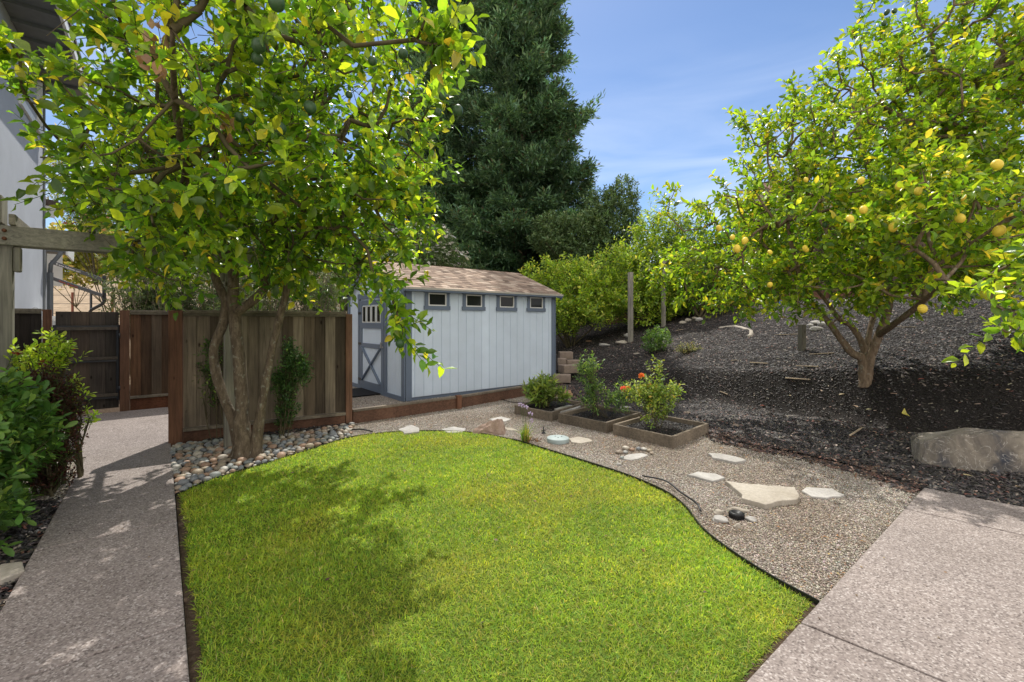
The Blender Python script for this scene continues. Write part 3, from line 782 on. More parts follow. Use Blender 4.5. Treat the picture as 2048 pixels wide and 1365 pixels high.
# low border board below the shed
angB = 0
b0 = FB+fd_*.06; b1 = np.array(gp(915,817)); b2 = BD
lowb = thing('garden_border', 'low brown timber border board running from the fence post along the shed', 'border', V3(b1,0))
for (pa, pb) in ((b0, b1), (b1, b2)):
    dd = nrm(pb-pa); nn = np.array([dd[1], -dd[0]])
    m = MB(); m.bar(V3(pa,.085), V3(pb,.085), .038, .19, col=(.17,.095,.065)); m.build('board', M['hwood'], lowb, bevel=.004)
    m = MB(); m.bar(V3(pa-nn*.01,.198), V3(pb-nn*.01,.198), .085, .036, col=(.22,.185,.145)); m.build('cap', M['hwood'], lowb, bevel=.004)
m = MB(); m.box((b1[0]+.02,b1[1]-.03,.10), (.09,.09,.27), angU, col=(.19,.095,.06)); m.build('stake', M['fwood'], lowb, bevel=.004)

# ================================================================== HOUSE
HC = HW+W*2.216*1.0; HC = np.array([-9.03, 8.78])
hd = nrm(np.array([.611,-.791])); hn = np.array([-hd[1], hd[0]]);       # hd towards the camera, hn out of the wall
if hn[0] < 0: hn = -hn
house = thing('house', 'pale grey stucco house wall with deep grey eaves at the left edge', 'house', V3(HC,0))
Hh = 6.08; Lh = 8.2
def hp(t, o, z): return V3(HC+hd*t+hn*o, z)
m = MB()
m.add([hp(0,0,-.1),hp(Lh,0,-.1),hp(Lh,-7,-.1),hp(0,-7,-.1),hp(0,0,Hh),hp(Lh,0,Hh),hp(Lh,-7,Hh),hp(0,-7,Hh)], [(0,1,5,4),(1,2,6,5),(2,3,7,6),(3,0,4,7),(4,5,6,7)])
m.build('wall', M['stucco'], house)
m = MB(); m.bar(hp(.05,.012,0), hp(.05,.012,Hh-.02), .022, .10, up=V3(hd,0)); m.bar(hp(-.012,-.06,0), hp(-.012,-.06,Hh-.02), .12, .022, up=V3(hd,0)); m.build('corner_board', M['grey'], house)
m = MB(); m.bar(hp(.12,.02,5.05), hp(2.0,.02,5.05), .04, .12); m.bar(hp(.62,.02,5.11), hp(.62,.02,5.9), .10, .04, up=V3(hd,0)); m.build('trim_board', M['white'], house, bevel=.004)
sf = MB(); sf.bar(hp(-.35,.24,Hh+.05), hp(Lh,.24,Hh+.05), .70, .05); sf.build('soffit', M['grey'], house)
m = MB()
for i in range(16): m.bar(hp(-.3+i*.55,-.1,Hh+.0), hp(-.3+i*.55,.56,Hh+.0), .06, .06)
m.build('rafter_tails', M['grey'], house)
m = MB(); m.bar(hp(-.40,.62,Hh+.06), hp(Lh,.62,Hh+.06), .04, .24); m.build('fascia', M['white'], house, bevel=.004)
m = MB(); rz = Hh+.12
m.add([hp(-.42,.66,rz),hp(Lh,.66,rz),hp(Lh,-3.5,rz+1.6),hp(-.42,-3.5,rz+1.6),hp(-.42,.66,rz+.08),hp(Lh,.66,rz+.08),hp(Lh,-3.5,rz+1.7),hp(-.42,-3.5,rz+1.7)], [(3,2,1,0),(4,5,6,7),(0,1,5,4),(1,2,6,5),(3,0,4,7)], (.12,.11,.105))
m.add([hp(-.42,-3.5,rz+1.6),hp(Lh,-3.5,rz+1.6),hp(Lh,-7.6,rz),hp(-.42,-7.6,rz),hp(-.42,-3.5,rz+1.7),hp(Lh,-3.5,rz+1.7),hp(Lh,-7.6,rz+.08),hp(-.42,-7.6,rz+.08)], [(3,2,1,0),(4,5,6,7),(0,1,5,4),(1,2,6,5),(2,3,7,6),(3,0,4,7)], (.12,.11,.105))
m.build('roof', M['shingle'], house)
# rear wing of the house: low roof beyond the corner
def hq(px, py, Y): return at(px, py, Y)
m = MB(); m.bar(hp(-.35,-.9,3.95), hp(-.35,.18,3.86), .5, .10); rw = m.build('rear_roof', M['shingle'], house)
for i in range(len(rw.data.color_attributes['Col'].data)): rw.data.color_attributes['Col'].data[i].color = (.12,.09,.08,1)
m = MB(); m.bar(hp(-.12,-.9,3.74), hp(-.12,.14,3.68), .03, .22); m.build('fascia', M['white'], rw)
m = MB(); m.bar(hp(-.40,-.9,3.0), hp(-.40,.30,2.98), .45, .14); eav = m.build('rear_eave', M['grey'], house)
m = MB(); m.bar(hp(-.17,.30,2.98), hp(-.62,.34,2.90), .03, .24); m.build('fascia', M['white'], eav)
m = MB(); m.add([hp(-.30,0,-.1),hp(-.30,-.9,-.1),hp(-.30,-.9,3.9),hp(-.30,0,3.0),hp(-.02,0,-.1),hp(-.02,0,3.0)], [(0,3,2,1),(4,5,3,0)]); m.build('rear_wall', M['stucco'], house)
m = MB(); m.tube([hp(-.18,.22,2.92), hp(-.18,.16,2.80), hp(-.18,.07,2.66), hp(-.18,.06,2.5)], .035, 8); m.bar(hp(-.18,.06,2.5), hp(-.18,.06,.1), .07, .06); m.build('downspout', M['grey'], house)
ub = thing('utility_box', 'white utility cabinet standing between the house corner and the gate', 'utility box', hp(.9,.25,0))
m = MB(); m.bar(hp(.95,.22,1.60), hp(.25,.22,1.60), .36, .07); m.build('lid', M['white'], ub, bevel=.006)
m = MB(); m.bar(hp(.90,.22,.0), hp(.90,.22,1.56), .34, .30, up=V3(hd,0)); m.build('cabinet', M['white'], ub, bevel=.006)
m = MB(); m.tube([hp(1.3,.05,1.5), hp(1.3,.05,1.72), hp(1.15,.06,1.76)], .035, 8); m.build('conduit', M['grey'], ub)

# ================================================================== PERGOLA
pg = thing('pergola', 'grey-green timber pergola with a long beam crossing in front of the house', 'pergola', (-4.86,4.36,0))
gw = (.29,.28,.235)
PA = np.array([-4.86,4.36]); PB = np.array([-3.43,5.53])
for p, zt in ((PA, 2.34), (PB, 2.34)):
    m = MB(); m.box((p[0],p[1],zt/2-.05), (.115,.115,zt+.1), angU, col=gw); m.build('post', M['fwood'], pg, bevel=.005)
pu = nrm(PB-PA); pn_ = np.array([pu[1], -pu[0]])
gwb = (.30,.29,.24)
m = MB(); m.bar(V3(PA-pu*.75+pn_*.085,2.36), V3(PB+pu*.35+pn_*.085,2.36), .045, .185, col=gwb); bm = m.build('beam', M['hwood'], pg, bevel=.005)
for z in (2.40, 2.325):
    m = MB(); a = Vector(V3(PA+pn_*.105+pu*.015,z)); m.tube([a, a+Vector(V3(pn_*.02,0))], .017, 10); m.build('bolt', M['copper'], bm)
m = MB(); m.bar(V3(PA-pu*.75-pn_*.085,2.36), V3(PB+pu*.35-pn_*.085,2.36), .045, .185, col=gw); m.build('beam', M['hwood'], pg, bevel=.005)
for i, t in enumerate((-.35, .07, .62, 1.15, 1.7)):
    q = PA+pu*t; m = MB(); m.bar(V3(q+pn_*.16,2.505), V3(q-pn_*1.1,2.505), .045, .10, col=(.27,.25,.20)); m.build('rafter', M['hwoodw'], pg, bevel=.005)
m = MB(); m.bar(V3(PA-pu*.12,2.60), V3(PA+pu*.0,2.60), .26, .26, col=gwb); m.build('post_head', M['fwood'], pg, bevel=.005)
for s_, p in ((1, PA), (-1, PB)):
    m = MB(); m.bar(V3(p+pu*s_*.085,2.26), V3(p+pu*s_*.085,2.02), .055, .09, col=gwb, up=V3(pn_,0)); m.build('bracket', M['fwood'], pg, bevel=.015)

# ================================================================== BASKETBALL HOOP
hY = 12.2
hoop = thing('basketball_hoop', 'black basketball hoop pole with lettered arms beyond the gate', 'basketball hoop', (at(178,640,hY)[0], hY, 0))
m = MB(); a = at(178,628,hY); m.tube([(a[0],hY,0), a, at(183,620,hY), at(204,609,hY), at(208.5,604,hY), at(208.5,590,hY), at(208.5,552,hY)], .052, 4); m.build('pole', M['blackm'], hoop, bevel=.01)
def arm(p, q, txt, mat, sz, ts):
    mm = MB(); a = Vector(at(*p,hY-.06)); b = Vector(at(*q,hY-.06)); mm.bar(a, b, .04, .085); o = mm.build('arm', M['blackm'], hoop)
    cu = bpy.data.curves.new('lettering', 'FONT'); cu.body = txt; cu.size = sz; cu.extrude = .002; cu.space_character = 1.06
    t_ = bpy.data.objects.new('tmp', cu); C.objects.link(t_)
    dg = bpy.context.evaluated_depsgraph_get(); me = bpy.data.meshes.new_from_object(t_.evaluated_get(dg)); bpy.data.objects.remove(t_)
    lo = bpy.data.objects.new('lettering', me); me.materials.clear(); me.materials.append(mat); C.objects.link(lo)
    d = (b-a).normalized(); n_ = Vector((0,-1,0)); upv = n_.cross(d)
    if upv.z < 0: upv = -upv
    pos = a+d*ts-upv*.022+Vector((0,-.024,0)); R_ = Matrix((d, upv, d.cross(upv))).transposed().to_4x4()
    lo.parent = o; lo.matrix_basis = Matrix.Translation(pos-worg(o)) @ R_
    return o
arm((102,524), (206,560), '© www.thehoover.com', M['text'], .068, .17)
arm((90,552), (206,592), 'Hoover 60 inch pro', M['textred'], .062, .42)
m = MB(); m.bar(at(76,470,hY+.1), at(76,570,hY+.1), .05, 1.3, up=(0,1,0)); m.build('backboard', M['white'], hoop)

# ================================================================== background: wire fence, distant beige house, rear fence
wf = thing('wire_fence', 'wire fence with thin rust red posts on the dry hill beyond the gate', 'fence', (at(140,610,24)[0],24,float(H(at(140,610,24)[0],24))))
for i, px in enumerate((60, 102, 145, 182, 225, 264, 310, 352, 400, 446, 492, 540)):
    X = (px-1024)/F*24; z = float(H(X,24)); m = MB(); m.bar((X,24,z-.2), (X,24,z+1.35), .075, .075); m.build('post', M['redpost'] if i % 3 else M['blackm'], wf)
m = MB(); X0 = (40-1024)/F*24; X1 = (560-1024)/F*24
for dz in (.25,.75,1.2): m.tube([(X0,24,float(H(X0,24))+dz), (X1,24,float(H(X1,24))+dz)], .012, 4)
m.build('wire', M['blackm'], wf)

bh = thing('house', 'beige house with a brown roof glimpsed through the top of the right lemon tree', 'house', (20,30,2))
def bhp(x, y, z): return (x, y, z)
m = MB(); bx0, bx1, by0, by1 = 18.6, 27.0, 30.0, 38.0; zb, ze, zr_ = 2.0, 9.6, 11.6
m.add([(bx0,by0,zb),(bx1,by0,zb),(bx1,by1,zb),(bx0,by1,zb),(bx0,by0,ze),(bx1,by0,ze),(bx1,by1,ze),(bx0,by1,ze),(bx0,(by0+by1)/2,zr_),(bx1,(by0+by1)/2,zr_)], [(0,1,5,4),(1,2,6,9,5),(2,3,7,6),(3,0,4,8,7)])
m.build('wall', M['beige'], bh)
m = MB()
for s_ in (0,1):
    yb = by0-.5 if s_ == 0 else by1+.5; ym = (by0+by1)/2
    q = [(bx0-.4,yb,ze-.2),(bx1+.4,yb,ze-.2),(bx1+.4,ym,zr_+.1),(bx0-.4,ym,zr_+.1)]; q += [(x,y,z+.15) for x,y,z in q]
    m.add(q, [(3,2,1,0),(4,5,6,7),(0,1,5,4),(1,2,6,5),(2,3,7,6),(3,0,4,7)], (.20,.12,.09))
m.build('roof', M['shingle'], bh)
for x in (19.8, 23.5):
    m = MB(); m.box((x,by0-.03,7.6), (1.3,.08,1.5)); w_ = m.build('window', M['white'], bh)
    m = MB(); m.box((x,by0-.075,7.6), (1.15,.02,1.35)); m.build('pane', M['glass'], w_)

rear = thing('board_fence', 'brown board fence on a retaining plank along the top of the mulch slope', 'fence', (8,13.5,2))
rp_ = [hit(1330,606), hit(1420,602), hit(1500,600), hit(1600,598)]
pA = np.array([3.6,17.6]); pB = np.array([17.5,9.6]); rdv = nrm(pB-pA); rfc = np.array([-rdv[1], rdv[0]]); rfc = rfc if rfc[1] < 0 else -rfc
Lr = np.linalg.norm(pB-pA); nb = int(Lr/.15); m = MB(); pm = MB(); kb = MB()
for i in range(nb):
    p = pA+rdv*(i+.5)*Lr/nb; z = float(H(*p)); c = np.array([(.10,.075,.055),(.13,.095,.07),(.08,.06,.047)][i % 3])
    m.bar(V3(p,z+.25), V3(p,z+1.85), Lr/nb-.004, .02, col=tuple(c), up=V3(rfc,0))
m.build('board_panel', M['fwood'], rear)
for i in range(int(Lr/2.4)+1):
    p = pA+rdv*i*2.4; z = float(H(*p)); q = MB(); q.box((*(p+rfc*.06),z+.9), (.10,.10,2.0), 0, col=(.14,.10,.075)); q.build('post', M['fwood'], rear)
    if i: kb.bar(V3(p0_+rfc*.02,z0_+.12), V3(p+rfc*.02,z+.12), .04, .28, col=(.19,.10,.065))
    p0_, z0_ = p, z
kb.build('retaining_board', M['fwood'], rear)

# ================================================================== PLANTERS and their soil
def planter(Lc, Fc, Rc, label, idx):
    Lc, Fc, Rc = map(np.array, (Lc, Fc, Rc)); Bc = Lc+Rc-Fc; z0 = -.01; zt = .145; th = .038
    root = thing('raised_bed', label, 'planter', V3(Fc,0), 'square raised beds on the gravel')
    cs = [Lc, Fc, Rc, Bc]; cen = (Lc+Rc)/2
    for i in range(4):
        a, b = cs[i], cs[(i+1)%4]; d = nrm(b-a); n = np.array([-d[1], d[0]]); n = n if np.dot(cen-a, n) > 0 else -n
        s0 = th if i % 2 else 0; m = MB()
        c = np.array((.235,.195,.15))*(1+.1*rn.standard_normal())
        m.bar(V3(a+d*(s0+.001)+n*th/2,(z0+zt)/2), V3(b-d*(s0+.001)+n*th/2,(z0+zt)/2), th, zt-z0, col=tuple(c)); m.build('board', M['hwoodw'] if i % 2 == 0 else M['hwood'], root, bevel=.004)
    m = MB(); ins = [c+(cen-c)*.09 for c in cs]; m.add([V3(p,.085) for p in ins], [(0,1,2,3)]); m.build('soil', M['mulch'], root)
    # chips on the soil
    n = 900; u = rn.random((n,2)); P = Lc+(Fc-Lc)*(.07+.86*u[:,:1])+(Rc-Fc)*(.07+.86*u[:,1:])
    chips('mulch_chips', P, np.full(n,.092), .028, root, [(.012,.010,.010),(.03,.025,.024),(.08,.06,.05)], [5,4,.6])
    root['_c'] = 0; del root['_c']; return root, cen

BOXT = (np.array([(-.5,-.5,-.5),(.5,-.5,-.5),(.5,.5,-.5),(-.5,.5,-.5),(-.4,-.42,.5),(.42,-.4,.5),(.38,.44,.5),(-.44,.4,.5)]), np.array([(0,1,5,4),(1,2,6,5),(2,3,7,6),(3,0,4,7),(4,5,6,7)]))
def chips(name, P, Z, size, parent, cols, wts, kind='stuff', r=rng, flat=.55):
    n = len(P); V, Q = BOXT; O = np.column_stack([P, Z+.004*r.random(n)])
    yaw = r.random(n)*6.283; tilt = r.normal(0, .35, n); roll = r.normal(0,.4,n)
    Yd = np.stack([np.cos(yaw)*np.cos(tilt), np.sin(yaw)*np.cos(tilt), np.sin(tilt)], -1)
    up = np.stack([r.normal(0,.35,n), r.normal(0,.35,n), np.ones(n)], -1)
    X = nrm(np.cross(Yd, up)); Zd = np.cross(X, Yd); ln = size*(.5+1.3*r.random(n)**1.6)
    P3 = O[:,None]+V[None,:,0,None]*X[:,None]*(ln*(.16+.22*r.random(n)))[:,None,None]+V[None,:,1,None]*Yd[:,None]*ln[:,None,None]+V[None,:,2,None]*Zd[:,None]*(ln*.14)[:,None,None]
    QQ = Q[None]+np.arange(n)[:,None,None]*8
    o = np_mesh(name, P3.reshape(-1,3), QQ.reshape(-1,4), M['chip'], parent, np.repeat(np.clip(palette(n, cols, wts, .3, r),.003,.8), 8, 0))
    o["kind"] = kind; return o

pl1, cen1 = planter((.04,7.58), (.60,6.98), (1.26,7.84), 'square raised bed nearest the shed, holding a clump of pointed lime green leaves', 1)
pl2, cen2 = planter((.70,6.91), (1.30,6.27), (1.99,6.99), 'middle square raised bed with a tall leggy rose', 2)
pl3, cen3 = planter((1.37,6.19), (1.95,5.51), (2.70,6.24), 'largest and nearest square raised bed, with a bushy orange rose', 3)

# ================================================================== GROUND COVER
r = np.random.default_rng(21)
def scatter_poly(P, n, r, dens=None):
    P = np.asarray(P); lo = P.min(0); hi = P.max(0); out_ = []
    tot = 0
    while tot < n:
        q = lo+(hi-lo)*r.random((n,2)); k = inpoly(q[:,0], q[:,1], P)
        if dens is not None: k &= r.random(n) < dens(q)
        out_.append(q[k]); tot += k.sum()
    return np.vstack(out_)[:n]

# lawn: base and blades
lp = np.array(lawn_poly)
def gapd(q):
    a = inset_line(q, near_l, pdir, -1); b = inset_line(q, near_r, pat_u, 1)
    return a, b
flat_poly('lawn_soil', lawn_poly, .003, M['soil'])
thatch = [tuple(p) for p in edge]+[tuple(near_r+pat_u*.0-np.array([.13,0])), tuple(near_l+np.array([.12,0]))]
flat_poly('lawn_thatch', [tuple(p) for p in edge[2:-1]]+[tuple(np.array(gp(1480,1365))), (1.0-.9,.6), (-.9,.6), tuple(np.array(gp(408,1365))), tuple(np.array(gp(372,1010)))], .007, soil_mat('green thatch', (.05,.075,.013), (.10,.15,.02), (.17,.22,.04), 90))
def turf_noise(q): return vnoise(q[:,0], q[:,1], 2.0, 2)*.6+vnoise(q[:,0], q[:,1], 7.0, 5)*.4
def lawn_dens(q):
    a, b = gapd(q); e = .025+.03*vnoise(q[:,0], q[:,1], 6, 1)
    k = np.clip((a-e)/.02, 0, 1)*np.clip((b-e*.8)/.02, 0, 1)
    near = 1/(1+np.maximum(0, q[:,1]-2.2)*.32)
    return k*near*(q[:,1] > 1.5)*(.75+.4*turf_noise(q))
NB = 330000
q = scatter_poly(lp, NB, r, lawn_dens)
t = turf_noise(q); far = np.clip((q[:,1]-2)/4, 0, 1)
yaw = r.random(NB)*6.283; tl = np.abs(r.normal(.80, .38, NB))
Y_ = np.stack([np.cos(yaw)*np.sin(tl), np.sin(yaw)*np.sin(tl), np.cos(tl)], -1)
Z_ = np.stack([np.cos(yaw)*np.cos(tl), np.sin(yaw)*np.cos(tl), -np.sin(tl)], -1)*-1+.3*r.standard_normal((NB,3))
ln = (.020+.018*r.random(NB))*(1+.25*far)*(.8+.4*t)
base = palette(NB, [(.15,.29,.03),(.25,.38,.038),(.37,.46,.048),(.45,.46,.09),(.50,.42,.19)], [3,5,4,1.0,.45], .15, r)
base *= (.80+.28*vnoise(q[:,0], q[:,1], 1.1, 8)+.22*vnoise(q[:,0], q[:,1], 11, 3))[:,None]
yel = np.clip(vnoise(q[:,0], q[:,1], 1.7, 12)-.55, 0, 1)[:,None]*np.array([[.35,.12,.05]])
base = base+yel*.6
g = leaves_obj('lawn_grass', BLADE, np.column_stack([q, np.full(NB,.002)]), Y_, Z_, ln, base, M['grass'], wid=ln*(.95+.5*far))
tag(g, 'short bright green lawn filling the middle of the garden', 'grass', kind='stuff')

# lawn edging and drip lines
eo = np.column_stack([edge, np.full(len(edge), .018)])
m = MB()
eo[:,2] = np.where(np.arange(len(eo)) < len(eo)*.50, .004, .014); eo[:,:2] += .006*(np.stack([vnoise(eo[:,0],eo[:,1],3,1), vnoise(eo[:,0],eo[:,1],3,2)],-1)-.5)
for i in range(len(eo)-1): m.bar(eo[i]+np.array([0,0,-.01]), eo[i+1]+np.array([0,0,-.01]), .008, .06)
tag(m.build('lawn_edging', M['black']), 'thin black plastic edging strip curving round the lawn', 'edging')
def tube_obj(name, pts, rad, mat, label, cat, per=6):
    m = MB(); m.tube(smooth_line(pts, per), rad, 6); o = m.build(name, mat); tag(o, label, cat); return o
tube_obj('drip_hose', [(*gp(x,y),.03+.02*(i%2)) for i,(x,y) in enumerate([(1285,958),(1330,972),(1362,992),(1392,1018),(1402,1030)])], .008, M['black'], 'thin black drip hose beside the lawn edge near the black sprinkler head', 'hose')
tube_obj('drip_hose', [(*gp(x,y),.02+.015*(i%2)) for i,(x,y) in enumerate([(640,872),(665,866),(700,863),(722,864),(745,866)])], .010, M['black'], 'thin black drip hose over the pebbles at the foot of the right fence post', 'hose')
tube_obj('drip_hose', [(*gp(x,y),.02) for x,y in [(1000,800),(1020,806),(1050,808),(1078,805)]], .007, M['black'], 'thin black drip hose on the gravel left of the raised bed nearest the shed', 'hose')

# gravel stones
OCT = (np.array([(.5,0,0),(0,.5,0),(-.5,0,0),(0,-.5,0),(0,0,.4),(0,0,-.35)]), np.array([(0,1,4),(1,2,4),(2,3,4),(3,0,4),(1,0,5),(2,1,5),(3,2,5),(0,3,5)]))
def stones_np(name, P, Z, size, cols, wts, label, cat='gravel', r=r):
    n = len(P); V, Q = OCT; a = r.random(n)*6.28; ca, sa = np.cos(a), np.sin(a); s = size*(.6+.8*r.random(n))
    ex = s*(.8+.5*r.random(n)); ey = s*(.6+.4*r.random(n)); ez = s*(.5+.35*r.random(n)); tx = r.normal(0,.25,n); ty = r.normal(0,.25,n)
    lx = V[None,:,0]*ex[:,None]; ly = V[None,:,1]*ey[:,None]; lz = V[None,:,2]*ez[:,None]+lx*tx[:,None]+ly*ty[:,None]
    X = P[:,0:1]+lx*ca[:,None]-ly*sa[:,None]; Yv = P[:,1:2]+lx*sa[:,None]+ly*ca[:,None]; Zv = Z[:,None]+lz+.003
    o = np_mesh(name, np.stack([X,Yv,Zv],-1).reshape(-1,3), (Q[None]+np.arange(n)[:,None,None]*6).reshape(-1,3), M['pebble'], None, np.repeat(np.clip(palette(n, cols, wts, .18, r)*(1.05-.50*np.clip(vnoise(P[:,0],P[:,1],1.3,6)*.7+vnoise(P[:,0],P[:,1],4.5,9)*.3-.35,0,1)[:,None]*np.array([[.8,1.0,1.2]])*1.5),.01,.9), 6, 0), smooth=False)
    tag(o, label, cat, kind='stuff'); return o
boxes = [np.array([(.04,7.58),(.60,6.98),(1.26,7.84),(.70,8.44)]), np.array([(.70,6.91),(1.30,6.27),(1.99,6.99),(1.39,7.63)]), np.array([(1.37,6.19),(1.95,5.51),(2.70,6.24),(2.12,6.92)])]
def outside(q):
    k = np.ones(len(q), bool)
    for b in boxes: k &= ~inpoly(q[:,0], q[:,1], b)
    return k
gcol = [(.18,.155,.13),(.30,.265,.225),(.41,.37,.32),(.52,.48,.42),(.66,.62,.57),(.40,.26,.15)]; gw_ = [3,5,5,3,1.0,.5]
q = scatter_poly(gravel_poly, 110000, r, lambda q: outside(q)/(1+np.maximum(0,q[:,1]-3)*.25))
stones_np('pea_gravel', q, np.zeros(len(q)), .0130, gcol, gw_, 'pale pea gravel between the lawn, the raised beds and the patio')
q = scatter_poly(back_poly, 9000, r); stones_np('pea_gravel', q, np.zeros(len(q)), .02, gcol, gw_, 'pea gravel in the side yard before the shed door')
q = scatter_poly(left_gr, 5000, r); stones_np('pea_gravel', q, np.full(len(q),.012), .015, [(.3,.27,.22),(.5,.46,.40),(.66,.62,.56)], [3,5,4], 'small patch of pale gravel between the purple shrub and the walkway')

# mulch chips
def mdens(q):
    d = (q[:,0]-1.06)*.923+(q[:,1]-10.6)*.384; dist = np.hypot(q[:,0], q[:,1])
    return 1/(1+(np.maximum(0, dist-3.5)*.20)**1.6)
mp_ = [p for p in mulch_edge]+[tuple(patC+pat_v*5), (13,-1), (13,17), (2,19), (.2,14)]
q = scatter_poly(mp_, 190000, r, mdens)
dist = np.hypot(q[:,0], q[:,1]); 
mc = [(.014,.013,.014),(.035,.031,.032),(.075,.065,.062),(.16,.13,.11),(.36,.30,.25),(.17,.08,.06)]; mw = [4,6,5,1.7,.3,.5]
def chips_on(name, q, size, label, cols=mc, wts=mw):
    o = chips(name, q, mulch_z(q[:,0], q[:,1]), size, None, cols, wts, r=r); tag(o, label, 'mulch'); return o
chips_on('bark_mulch', q, .036, 'loose near-black shredded bark mulch covering the right-hand slope')
# reddish chips fringe spilling on to the gravel
ed = smooth_line(mulch_edge, 10); i = r.integers(0, len(ed), 9000); q = ed[i]+r.normal(0,.09,(9000,2)); q = q[outside(q)]
a_ = inset_line(q, near_r, pat_u, 1); q = q[(a_ > .03) | (q[:,1] > 4.3)]
q = q[~inpoly(q[:,0], q[:,1], [tuple(patA),tuple(patC),tuple(patC+pat_v*5),tuple(patA+pat_v*5)])]
sh_ = inpoly(q[:,0], q[:,1], [V3(c,0)[:2] for c in (c0-W*.05,c1-W*.05+U*.05,c2,c3)]); q = q[~sh_]
o = chips('bark_mulch', q, np.where(inpoly(q[:,0],q[:,1],mulch_poly), mulch_z(q[:,0],q[:,1]), .012), .040, None, [(.02,.016,.016),(.07,.04,.03),(.16,.09,.065),(.26,.19,.15)], [4,4,2,.7], r=r); tag(o, 'reddish bark chips spilling over the edge of the gravel', 'mulch')
q = scatter_poly(lb, 15000, r, lambda q: (q[:,1] > 1.4)*1.0); q = q[~inpoly(q[:,0], q[:,1], left_gr)]
o = chips('bark_mulch', q, np.full(len(q),.012), .04, None, mc, mw, r=r); tag(o, 'black bark mulch along the left side of the walkway', 'mulch')
fm = [tuple(FA+fd_*.3+ff*.03), tuple(FA+fd_*.5+ff*.20), tuple(FA+fd_*1.2+ff*.30), tuple(FB+ff*.22), tuple(FB+ff*.03)]
flat_poly('fence_bed', fm, .010, M['mulch'])
q = scatter_poly(fm, 2200, r); o = chips('bark_mulch', q, np.full(len(q),.018), .04, None, mc, mw, r=r); tag(o, 'black bark mulch strip at the foot of the grey fence panel', 'mulch')

# dry leaf litter on gravel
q = scatter_poly(gravel_poly, 900, r, lambda q: outside(q)*(vnoise(q[:,0],q[:,1],1.5,4) > .45)); n = len(q)
yw = r.random(n)*6.28; o = leaves_obj('leaf_litter', DIAM, np.column_stack([q, np.full(n,.014)]), np.stack([np.cos(yw),np.sin(yw),.1*np.ones(n)],-1), np.tile([0,0,1.0],(n,1))+.3*r.standard_normal((n,3)), .012+.018*r.random(n), palette(n, [(.38,.17,.05),(.30,.19,.10),(.10,.06,.04),(.45,.30,.12)], [3,3,3,1], .2, r), M['dull'])
tag(o, 'small orange and brown fallen leaves scattered over the gravel', 'fallen leaves', kind='stuff')

# fallen leaves and specks on turf and concrete
q = scatter_poly([tuple(near_r+pat_u*.6), tuple(patC), tuple(patC+pat_v*3), tuple(near_r+pat_u*.6+pat_v*3)], 110, r); q2 = scatter_poly([tuple(near_l+pdir*1.2), tuple(pathR1), tuple(pathR1+pnorm*pw), tuple(near_l+pdir*1.2+pnorm*pw)], 60, r)
q3 = scatter_poly(lawn_poly, 60, r, lambda q: (q[:,1] > 1.9)*1.0)
for nm, qq, z_, sz, lb_t in (('leaf_litter', np.vstack([q,q2]), .040, .016, 'small dark leaf bits dotted over the concrete patio and walkway'), ('leaf_litter', q3, .024, .028, 'a few brown leaves fallen on the lawn')):
    n = len(qq); yw = r.random(n)*6.28; o = leaves_obj(nm, DIAM, np.column_stack([qq, np.full(n,z_)]), np.stack([np.cos(yw),np.sin(yw),.1*np.ones(n)],-1), np.tile([0,0,1.0],(n,1))+.35*r.standard_normal((n,3)), sz*(.6+r.random(n)), palette(n, [(.09,.06,.04),(.20,.12,.06),(.32,.22,.10)], [4,3,1.2], .2, r), M['dull']); tag(o, lb_t, 'fallen leaves', kind='stuff')

# ================================================================== river cobbles round the left tree
def rock_mesh(name, sz, seed, sub=2, rough=.10, flat=.6):
    bm = bmesh.new(); bmesh.ops.create_icosphere(bm, subdivisions=sub, radius=.5); rr = random.Random(seed)
    ph = [rr.random()*6 for _ in range(6)]
    for v in bm.verts:
        p = v.co.normalized(); k = 1+rough*(math.sin(3*p.x+ph[0])+math.sin(4*p.y+ph[1])+math.sin(5*p.z+ph[2]+2*p.x))
        v.co = Vector((p.x*.5*k*sz[0], p.y*.5*k*sz[1], p.z*.5*k*sz[2]))
    me = bpy.data.meshes.new(name); bm.to_mesh(me); bm.free()
    for p in me.polygons: p.use_smooth = True
    return me
ccols = [(.33,.27,.21),(.24,.24,.23),(.42,.38,.32),(.30,.20,.14),(.17,.18,.19),(.48,.46,.42),(.36,.30,.22),(.27,.29,.28)]
cob = []
for k in range(24):
    me = rock_mesh('river_cobble', (1, .72+.2*random.Random(k).random(), .48+.15*random.Random(k+50).random()), k, 2, .06)
    a = me.color_attributes.new("Col", 'FLOAT_COLOR', 'POINT'); c = np.array(ccols[k % 8])*(1+.12*rn.standard_normal())
    a.data.foreach_set("color", np.tile([*np.clip(c,.02,.9), 1.0], len(me.vertices)).astype(np.float32)); me.materials.append(M['cobble']); cob.append(me)
e_in = [tuple(p) for p in edge[:31]]
cob_poly = [tuple(pathR1-pdir*.05)]+[(p[0]-.01, p[1]+.03) for p in e_in][:]+[tuple(FB+ff*.10+fd_*.05), tuple(FA+fd_*1.2+ff*.33), tuple(FA+fd_*.5+ff*.22), tuple(FA+ff*.10)]
flat_poly('cobble_bed', cob_poly, .007, soil_mat('dark soil', (.012,.009,.007), (.03,.022,.016), (.06,.045,.03)))  # darker soil tone for the gaps between the cobbles
cand = scatter_poly(cob_poly, 9000, r); TB = np.array([-3.0,5.12])
cand = cand[(np.hypot(*(cand-TB).T) > .17) & (np.hypot(*(cand-PB).T) > .09)]
pts_, rad_ = [], []
for target, lim in ((.046, 90), (.036, 300), (.027, 640), (.018, 950)):
    for c in cand:
        if len(pts_) >= lim: break
        rr_ = target*(.85+.3*r.random())
        if pts_:
            dd = np.hypot(*(np.array(pts_)-c).T)
            if (dd < (np.array(rad_)+rr_)*.93).any(): continue
        pts_.append(c); rad_.append(rr_)
